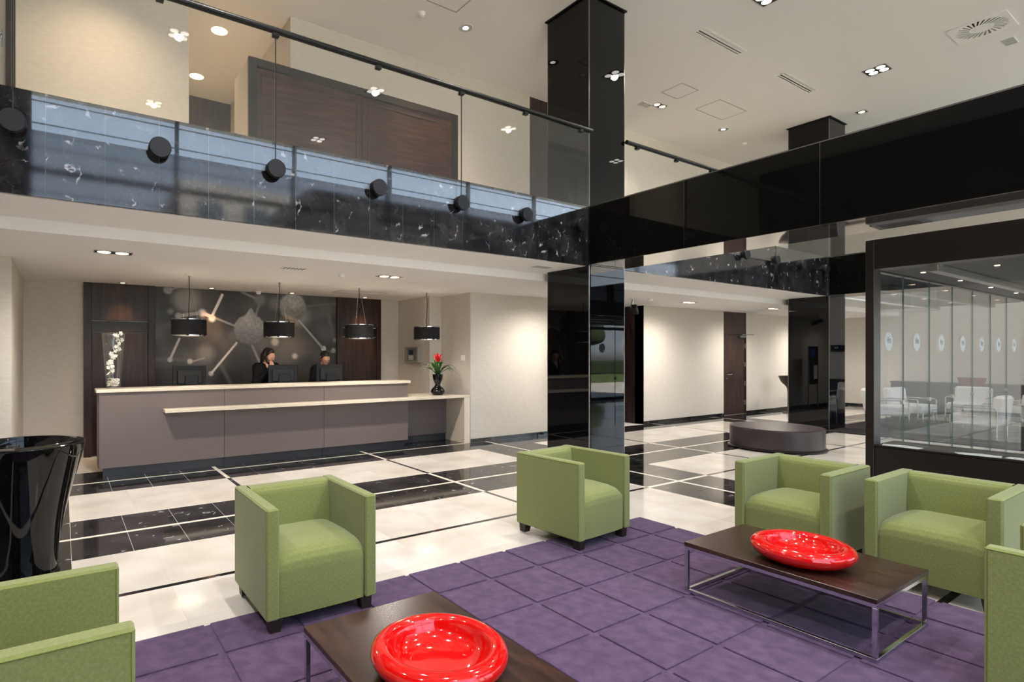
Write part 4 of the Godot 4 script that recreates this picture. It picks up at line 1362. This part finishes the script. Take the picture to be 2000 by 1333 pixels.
func person(label: String, at: Vector3, turn: float, lean: float, head_yaw: float, head_pitch: float, on_phone: bool, size := 1.0) -> void:
	var t := thing("person", label, "person", at, turn)
	t.scale = Vector3.ONE * size
	var body := st_new()
	var lx := Transform3D(Basis(Vector3.RIGHT, lean), V(0, 0.95 - 0.95 * cos(lean), -0.95 * sin(lean)))
	var torso := [[V(-0.07, 0.93, 0), V(0.07, 0.93, 0), 0.125, 0.125], [V(-0.045, 1.08, 0), V(0.045, 1.08, 0), 0.11, 0.11], [V(-0.075, 1.24, 0.005), V(0.075, 1.24, 0.005), 0.118, 0.118], [V(-0.145, 1.365, -0.012), V(0.145, 1.365, -0.012), 0.055, 0.055], [V(0, 1.35, -0.012), V(0, 1.47, 0.0), 0.06, 0.05]]
	var legs := []
	for s in [-1.0, 1.0]:
		legs.append([V(s * 0.085, 0.9, 0), V(s * 0.09, 0.5, 0.012), 0.088, 0.058])
		legs.append([V(s * 0.09, 0.5, 0.012), V(s * 0.09, 0.1, -0.01), 0.056, 0.04])
		legs.append([V(s * 0.09, 0.045, -0.03), V(s * 0.095, 0.035, 0.15), 0.042, 0.034])
	var arms := []
	var hands := []
	var sh := 0.175
	if on_phone:
		var el := V(-0.235, 1.13, 0.10)
		var wr := V(-0.075, 1.335, 0.20)
		arms.append([V(-sh, 1.35, -0.01), el, 0.052, 0.043])
		arms.append([el, wr, 0.043, 0.03])
		hands.append(hand_bones(wr, V(-0.035, 1.405, 0.19), V(0.35, 0.9, -0.25).normalized(), V(0.45, -0.1, 0.85).normalized(), V(-0.5, 0.6, -0.4).normalized()))
	else:
		var el2 := V(-0.25, 1.08, 0.06)
		var wr2 := V(-0.13, 1.0, 0.2)
		arms.append([V(-sh, 1.35, -0.01), el2, 0.052, 0.043])
		arms.append([el2, wr2, 0.043, 0.028])
		hands.append(hand_bones(wr2, wr2 + V(0.02, -0.02, 0.085), V(0.1, -0.25, 1).normalized(), V(1, 0, -0.1).normalized(), V(0.9, -0.1, 0.5).normalized()))
	var el3 := V(0.25, 1.08, 0.06)
	var wr3 := V(0.14, 1.0, 0.2)
	arms.append([V(sh, 1.35, -0.01), el3, 0.052, 0.043])
	arms.append([el3, wr3, 0.043, 0.028])
	hands.append(hand_bones(wr3, wr3 + V(-0.02, -0.02, 0.085), V(-0.1, -0.25, 1).normalized(), V(-1, 0, -0.1).normalized(), V(-0.9, -0.1, 0.5).normalized()))
	sdf_to(body, torso + legs + arms, 0.016, 0.05, lx)
	for hb in hands:
		sdf_to(body, hb, 0.0042, 0.008, lx)
	# head about its own pivot at the top of the neck
	var hx := lx * Transform3D(Basis(Vector3.UP, head_yaw) * Basis(Vector3.RIGHT, head_pitch), V(0, 1.47, 0.0))
	var head := [[V(0, -0.05, -0.005), V(0, 0.03, -0.002), 0.05, 0.05], [V(0, 0.105, -0.025), V(0, 0.11, 0.025), 0.078, 0.07], [V(0, 0.075, 0.035), V(0, 0.02, 0.055), 0.062, 0.036], [V(0, 0.012, 0.066), V(0, 0.004, 0.07), 0.024, 0.022], [V(0, 0.085, 0.092), V(0, 0.058, 0.109), 0.008, 0.0125], [V(-0.036, 0.062, 0.06), V(-0.03, 0.05, 0.06), 0.03, 0.028], [V(0.036, 0.062, 0.06), V(0.03, 0.05, 0.06), 0.03, 0.028], [V(-0.076, 0.09, 0.0), V(-0.074, 0.055, 0.004), 0.015, 0.010], [V(0.076, 0.09, 0.0), V(0.074, 0.055, 0.004), 0.015, 0.010], [V(-0.028, 0.1, 0.086), V(0.028, 0.1, 0.086), 0.011, 0.011]]
	sdf_to(body, head, 0.0048, 0.018, hx)
	put(t, "body", body.commit(), M.skin)
	# clothing a little outside the body
	var jk := st_new()
	var coat := []
	for b in torso.slice(0, 4) + arms:
		coat.append([b[0], b[1], b[2] + 0.012, b[3] + 0.012])
	sdf_to(jk, coat, 0.015, 0.05, lx)
	put(t, "jacket", jk.commit(), M.suit)
	var tr := st_new()
	var tl := [[V(-0.07, 0.92, 0), V(0.07, 0.92, 0), 0.128, 0.128]]
	for b in legs:
		tl.append([b[0], b[1], b[2] + 0.008, b[3] + 0.008])
	sdf_to(tr, tl, 0.018, 0.04, lx)
	put(t, "trousers", tr.commit(), M.suit)
	var sr := st_new()
	sdf_to(sr, [[V(-0.035, 1.40, 0.05), V(0, 1.27, 0.118), 0.016, 0.014], [V(0.035, 1.40, 0.05), V(0, 1.27, 0.118), 0.016, 0.014], [V(0, 1.36, 0.06), V(0, 1.27, 0.112), 0.022, 0.018]], 0.006, 0.012, lx)
	put(t, "shirt_collar", sr.commit(), M.shirt)
	var hr := st_new()
	var hair := [[V(0, 0.125, -0.035), V(0, 0.15, 0.012), 0.082, 0.066], [V(0, 0.08, -0.06), V(0, 0.03, -0.055), 0.062, 0.045], [V(-0.06, 0.14, 0.03), V(-0.077, 0.085, 0.012), 0.024, 0.016], [V(0.06, 0.14, 0.03), V(0.077, 0.085, 0.012), 0.024, 0.016]]
	if on_phone:
		hair += [[V(-0.066, 0.1, -0.03), V(-0.075, -0.02, -0.03), 0.028, 0.022], [V(0.066, 0.1, -0.03), V(0.07, -0.01, -0.035), 0.026, 0.02], [V(0, 0.06, -0.08), V(0, -0.06, -0.06), 0.06, 0.05]]
	else:
		hair += [[V(0, 0.1, -0.1), V(0, 0.08, -0.12), 0.034, 0.032]]
	sdf_to(hr, hair, 0.0065, 0.02, hx)
	put(t, "hair", hr.commit(), M.hair)
	var fc := st_new()
	for s in [-1.0, 1.0]:
		tube_to(fc, [hx * V(s * 0.016, 0.089, 0.094), hx * V(s * 0.032, 0.092, 0.09), hx * V(s * 0.046, 0.086, 0.08)], 0.0032, 6)
		tube_to(fc, [hx * V(s * 0.02, 0.076, 0.0915), hx * V(s * 0.03, 0.077, 0.091), hx * V(s * 0.04, 0.0755, 0.086)], 0.0042, 6)
	put(t, "eyes_and_brows", fc.commit(), M.eye_dark)
	put(t, "lips", tube([hx * V(-0.02, 0.03, 0.082), hx * V(0, 0.0315, 0.0915), hx * V(0.02, 0.03, 0.082)], 0.0055, 8), M.lips)
	if on_phone:
		var ph := thing("telephone_handset", "black telephone handset held to the receptionist's ear", "telephone", Vector3.ZERO)
		ph.transform = t.transform
		put(ph, "handset", tube([hx * V(-0.092, 0.09, 0.01), hx * V(-0.1, 0.05, 0.04), hx * V(-0.088, 0.0, 0.075), hx * V(-0.06, -0.02, 0.1)], 0.0145, 8), M.plastic_black)
	else:
		var gl := thing("eyeglasses", "thin dark-framed glasses worn by the right-hand receptionist", "glasses", Vector3.ZERO)
		gl.transform = t.transform
		for s in [-1.0, 1.0]:
			var rim := []
			for i in 17:
				var a := TAU * i / 16.0
				rim.append(hx * V(s * 0.032 + 0.022 * cos(a), 0.074 + 0.014 * sin(a), 0.101 - 0.012 * abs(cos(a)) * (1.0 if s * cos(a) > 0.0 else 0.0)))
			put(gl, "rim", tube(rim, 0.0016, 5), M.hair)
			put(gl, "temple", tube([hx * V(s * 0.054, 0.076, 0.09), hx * V(s * 0.082, 0.08, 0.03), hx * V(s * 0.08, 0.078, -0.01)], 0.0016, 5), M.hair)
		put(gl, "bridge", tube([hx * V(-0.01, 0.078, 0.103), hx * V(0.01, 0.078, 0.103)], 0.0016, 5), M.hair)

# ---------------------------------------------------------------- vestibule and lounge beyond
func make_vestibule() -> void:
	var t := thing("glass_vestibule", "dark-framed glass vestibule box at the right edge with logo discs", "vestibule", V(6.76, 0, 0))
	bb(t, "post", V(0, 0, -2.326), V(0.165, 2.70, -2.255), M.frame_brown, 0.003)
	bb(t, "header", V(0, 2.405, -2.255), V(0.165, 2.70, 2.35), M.frame_brown, 0.003)
	bb(t, "side_header", V(0.165, 2.405, -2.35), V(6.5, 2.7, -2.29), M.frame_brown, 0.003)
	var base := bb(t, "base_cabinet", V(0.002, 0, -2.25), V(0.5, 0.648, 2.35), M.frame_brown, 0.003)
	base.set_meta("label", "dark brown base cabinet")
	bb(t, "base_top", V(-0.004, 0.65, -2.254), V(0.5, 0.668, 2.35), M.frame_brown, 0.003)
	var z := -2.25
	while z < 2.2:
		bb(t, "front_pane", V(0.165, 0.668, z), V(0.177, 2.404, z + 1.14), M.tint_glass)
		z += 1.15
	bb(t, "inner_ceiling", V(0.165, 2.42, -2.29), V(6.5, 2.5, 2.35), M.dark_gray)
	for zz in [-1.9, -1.2, -0.4]:
		bb(t, "ceiling_beam", V(0.18, 2.35, zz), V(6.45, 2.42, zz + 0.08), M.steel, 0.004)
	for i in 5:
		for zz in [-2.1, -1.55]:
			put(t, "lamp", lathe([Vector2(0, 2.413), Vector2(0.018, 2.413), Vector2(0.022, 2.419)], 12), M.lamp_soft, V(0.8 + 1.2 * i, 0, zz))
	var f := SystemFont.new()
	f.font_names = PackedStringArray(["Droid Sans"])
	var tm := TextMesh.new()
	tm.text = "Hn"
	tm.font = f
	tm.font_size = 32
	tm.pixel_size = 0.0026
	tm.depth = 0.001
	for i in 7:
		var x := 0.165 + 0.81 * i
		var pane := bb(t, "side_pane", V(x + 0.003, 0.02, -2.326), V(x + 0.807, 2.404, -2.314), M.tint_glass)
		var d := put(pane, "logo_disc", lathe([Vector2(0, 0.001), Vector2(0.1, 0.001), Vector2(0.1, 0)], 32), M.decal, V(-0.01, 1.70 - 1.212, 0.0062))
		d.rotation.x = PI / 2
		put(pane, "logo_letters", tm, M.decal_ink, V(-0.01, 1.70 - 1.212 + 0.01, 0.008))
		bb(t, "pane_edge", V(x - 0.002, 0.02, -2.327), V(x + 0.002, 2.404, -2.313), M.glass_edge)
		bb(t, "patch_fitting", V(x - 0.03, 1.02, -2.332), V(x + 0.03, 1.06, -2.308), M.steel, 0.003)
	# brochures on the base
	var lab := ["white brochures fanned on the left end of the dark base cabinet", "white leaflet lying on the dark base near the right edge", "white leaflet overlapping the others at the right edge"]
	var pos := [V(6.835, 0.668, -2.06), V(6.83, 0.668, -1.52), V(6.835, 0.668, -1.2)]
	for i in 3:
		var b := thing("brochure", lab[i], "brochure", pos[i], [0.1, 0.3, -0.2][i], "brochures on the cabinet")
		for k in 3:
			bx(b, "sheet", V(0.0, 0.001 + 0.002 * k, -0.05 * k + 0.05), V(0.12, 0.0018, 0.19), M.paper).rotation.y = 0.16 * (k - 1)
		if i == 0:
			bx(b, "green_print", V(0, 0.0068, 0.02), V(0.03, 0.0004, 0.05), M.leaf)

func lounge_chair(label: String, at: Vector3, turn: float, wide: float, src: Node3D = null) -> Node3D:
	if src != null:
		return copy_of(src, "lounge_chair", label, at, turn)
	var t := thing("lounge_chair", label, "armchair", at, turn, "white lounge chairs behind the glass")
	bx(t, "seat", V(0, 0.36, 0.03), V(wide, 0.2, 0.62), M.white_leather, 0.03)
	var b := bx(t, "backrest", V(0, 0.56, -0.3), V(wide, 0.5, 0.15), M.white_leather, 0.04)
	b.rotation.x = -0.12
	for s in [-1.0, 1.0]:
		put(t, "arm_frame", tube([V(s * (wide / 2 + 0.02), 0.012, 0.3), V(s * (wide / 2 + 0.02), 0.56, 0.3), V(s * (wide / 2 + 0.02), 0.58, 0.27), V(s * (wide / 2 + 0.02), 0.58, -0.28), V(s * (wide / 2 + 0.02), 0.56, -0.3), V(s * (wide / 2 + 0.02), 0.012, -0.3)], 0.012, 8), M.chrome)
		put(t, "crossbar", tube([V(-(wide / 2 + 0.02), 0.25, s * 0.3), V(wide / 2 + 0.02, 0.25, s * 0.3)], 0.01, 8), M.chrome)
	return t

func make_lounge() -> void:
	var r := thing("lounge_rug", "dark grey rug under the white lounge chairs behind the glass", "rug", V(15.2, 0.0, -3.9))
	bx(r, "pile", V(0, 0.006, 0), V(4.2, 0.012, 3.0), M.dark_carpet, 0.003)
	var proto := lounge_chair("white lounge chair with chrome legs behind the glass, leftmost", V(14.9, 0.012, -4.75), 0.5, 0.62)
	lounge_chair("white lounge chair behind the glass, second from the left post", V(15.8, 0.012, -4.6), -0.2, 0.62, proto)
	lounge_chair("white lounge chair seen from behind, with chrome frame, behind the glass", V(14.2, 0.012, -3.15), PI, 0.62, proto)
	lounge_chair("white lounge chair turned sideways, nearest behind the glass", V(15.6, 0.012, -3.0), PI - 0.15, 0.62, proto)
	lounge_chair("white lounge chair farthest back, against the dark sideboard", V(17.3, 0.012, -4.0), -PI / 2, 0.62, proto)
	lounge_chair("white lounge chair at the far right behind the glass", V(17.2, 0.012, -2.95), PI, 0.62, proto)
	var lt := thing("glass_side_table", "low glass table with chrome legs between the white lounge chairs", "table", V(15.4, 0.012, -3.9))
	bx(lt, "glass_top", V(0, 0.4, 0), V(0.7, 0.012, 0.7), M.clear_glass)
	for sx in [-1.0, 1.0]:
		for sz in [-1.0, 1.0]:
			put(lt, "leg", tube([V(sx * 0.3, 0, sz * 0.3), V(sx * 0.3, 0.394, sz * 0.3)], 0.012, 8), M.chrome)
	var sb := thing("sideboard", "long dark sideboard along the far end wall behind the glass", "sideboard", V(19.7, 0, -4.4))
	bx(sb, "body", V(0, 0.42, 0), V(0.5, 0.74, 3.4), M.frame_brown, 0.005)
	bx(sb, "top", V(0, 0.805, 0), V(0.54, 0.03, 3.44), M.brown_wood, 0.004)
	bx(sb, "plinth", V(0.02, 0.025, 0), V(0.42, 0.05, 3.3), M.plastic_black)
	for k in 4:
		bx(sb, "door", V(-0.255, 0.42, -1.28 + 0.853 * k), V(0.012, 0.7, 0.84), M.frame_brown, 0.003)
	var prof := smooth_profile([Vector2(0, 0), Vector2(0.16, 0), Vector2(0.16, 0.02), Vector2(0.07, 0.06), Vector2(0.055, 0.3), Vector2(0.06, 0.62), Vector2(0.1, 0.72), Vector2(0.2, 0.83), Vector2(0.26, 0.98), Vector2(0.25, 0.985), Vector2(0.23, 0.95), Vector2(0, 0.85)], 4)
	var pb := put(self, numbered("pedestal_bowl"), lathe(prof, 48), M.maroon_lacquer, V(18.6, 0, -4.25))
	tag(pb, "dark red pedestal bowl standing behind the white lounge chairs", "pedestal bowl", "pedestal bowls")
	var pb2 := put(self, numbered("pedestal_bowl"), lathe(prof, 48), M.leather, V(16.35, 0, -7.3))
	tag(pb2, "brown pedestal bowl half hidden behind the far black column", "pedestal bowl", "pedestal bowls")
	var sg := thing("hanging_sign", "small dark sign with white lettering on the end wall", "sign", V(19.98, 1.75, -2.8))
	bx(sg, "board", V(-0.015, 0, 0), V(0.03, 0.2, 0.4), M.plastic_black, 0.003)
	var tm := TextMesh.new()
	tm.text = "Bar"
	var f := SystemFont.new()
	f.font_names = PackedStringArray(["Droid Sans"])
	tm.font = f
	tm.font_size = 24
	tm.pixel_size = 0.003
	tm.depth = 0.002
	var l := put(sg, "lettering", tm, M.paper, V(-0.032, 0.02, 0.05))
	l.rotation.y = -PI / 2
	# notice stand beside the wall
	var st := thing("notice_stand", "slim notice stand with posters mirrored in the far black column", "notice stand", V(8.25, 0, -7.55))
	for s in [-1.0, 1.0]:
		put(st, "leg", tube([V(s * 0.28, 0.01, 0), V(s * 0.28, 1.8, 0)], 0.015, 8), M.steel)
		bx(st, "foot", V(s * 0.28, 0.008, 0.05), V(0.06, 0.014, 0.4), M.plastic_black, 0.003)
	bx(st, "board", V(0, 1.25, 0.0), V(0.56, 1.1, 0.04), M.plastic_dark, 0.004)
	bx(st, "blue_poster", V(0.08, 1.6, 0.0215), V(0.3, 0.24, 0.003), M.paper_blue)
	bx(st, "white_poster", V(-0.1, 1.05, 0.0215), V(0.22, 0.4, 0.003), M.paper)
	# security camera under the gallery
	var cam := thing("security_camera", "black security camera on a white ceiling bracket beside the column", "security camera", V(9.36, LOW, -7.0))
	bx(cam, "bracket", V(0, -0.09, 0), V(0.05, 0.18, 0.05), M.fixture_white, 0.004)
	bx(cam, "ceiling_plate", V(0, -0.005, 0), V(0.14, 0.01, 0.1), M.fixture_white, 0.003)
	var h := bx(cam, "camera_body", V(0.06, -0.22, 0.02), V(0.3, 0.09, 0.1), M.plastic_black, 0.01)
	h.rotation = V(0, 0.5, -0.35)
	put(cam, "cable", tube([V(-0.02, -0.03, 0.03), V(-0.09, -0.12, 0.05), V(-0.1, -0.2, 0.04), V(-0.04, -0.21, 0.03)], 0.006, 6), M.plastic_black)

# ---------------------------------------------------------------- street outside the glazing (seen in reflections)
func make_outside() -> void:
	var g := struct_box("floor_pavement", V(-60, -0.3, 2.6), V(90, -0.05, 70), M.paving)
	var lw := put(self, "lawn", box_mesh(V(60, 0.06, 8)), M.lawn, V(30, -0.02, 15))
	tag(lw, "green lawn beyond the street pavement outside the glazing", "lawn")
	var hd := put(self, "clipped_hedge", box_mesh(V(60, 1.1, 1.0), 0.15), M.hedge_green, V(30, 0.5, 20))
	tag(hd, "clipped hedge behind the lawn outside the glazing", "hedge")
	var b := thing("neighbouring_building", "grey concrete building across the street", "building", V(24, -0.05, 38))
	bx(b, "walls", V(0, 7, 0), V(34, 14, 12), M.concrete)
	for i in 10:
		for j in 4:
			bx(b, "window", V(-15 + 3.3 * i, 2.2 + 3.2 * j, -6.02), V(1.8, 1.7, 0.1), M.far_window)
	var cp := thing("entrance_canopy", "flat grey canopy projecting over the street entrance", "canopy", V(9.6, -0.05, 4.9))
	bx(cp, "slab", V(0, 5.7, 0), V(8.6, 0.28, 3.6), M.concrete)
	for sx in [-1.0, 1.0]:
		bx(cp, "support_post", V(sx * 3.8, 2.78, 1.4), V(0.22, 5.56, 0.22), M.concrete)
	for k in 4:
		var t := thing("street_tree", ["broad street tree nearest to the entrance", "second street tree along the lawn", "third street tree along the lawn", "farthest street tree along the lawn"][k], "tree", V(14 + 7.5 * k, 0.02, 21.8), 1.3 * k, "street trees")
		put(t, "trunk", tube([V(0, 0, 0), V(0.1, 1.4, 0), V(0.0, 3.0, 0.1)], 0.16, 10, 0.1), M.bark)
		var cr := st_new()
		var bones := []
		for i in 9:
			var a := TAU * i / 9.0
			bones.append([V(cos(a) * 1.2, 3.4 + 0.5 * sin(a * 2.0), sin(a) * 1.2), V(cos(a) * 0.4, 4.6, sin(a) * 0.4), 0.7, 0.75])
		sdf_to(cr, bones, 0.3, 0.4)
		put(t, "crown", cr.commit(), M.crown_green)

func _ready() -> void:
	rng.seed = 20
	make_materials()
	make_view()
	make_shell()
	make_floor()
	make_gallery()
	make_doors()
	make_ceiling_fittings()
	make_reception()
	make_seating()
	make_vestibule()
	make_lounge()
	person("receptionist in dark suit holding a telephone to her face", V(2.76, 0, -9.0), 0.25, 0.10, 0.35, 0.3, true)
	person("receptionist in dark suit with glasses looking down, hair tied back", V(3.76, 0, -9.0), 0.0, 0.06, 0.05, 0.42, false, 0.972)
	make_outside()
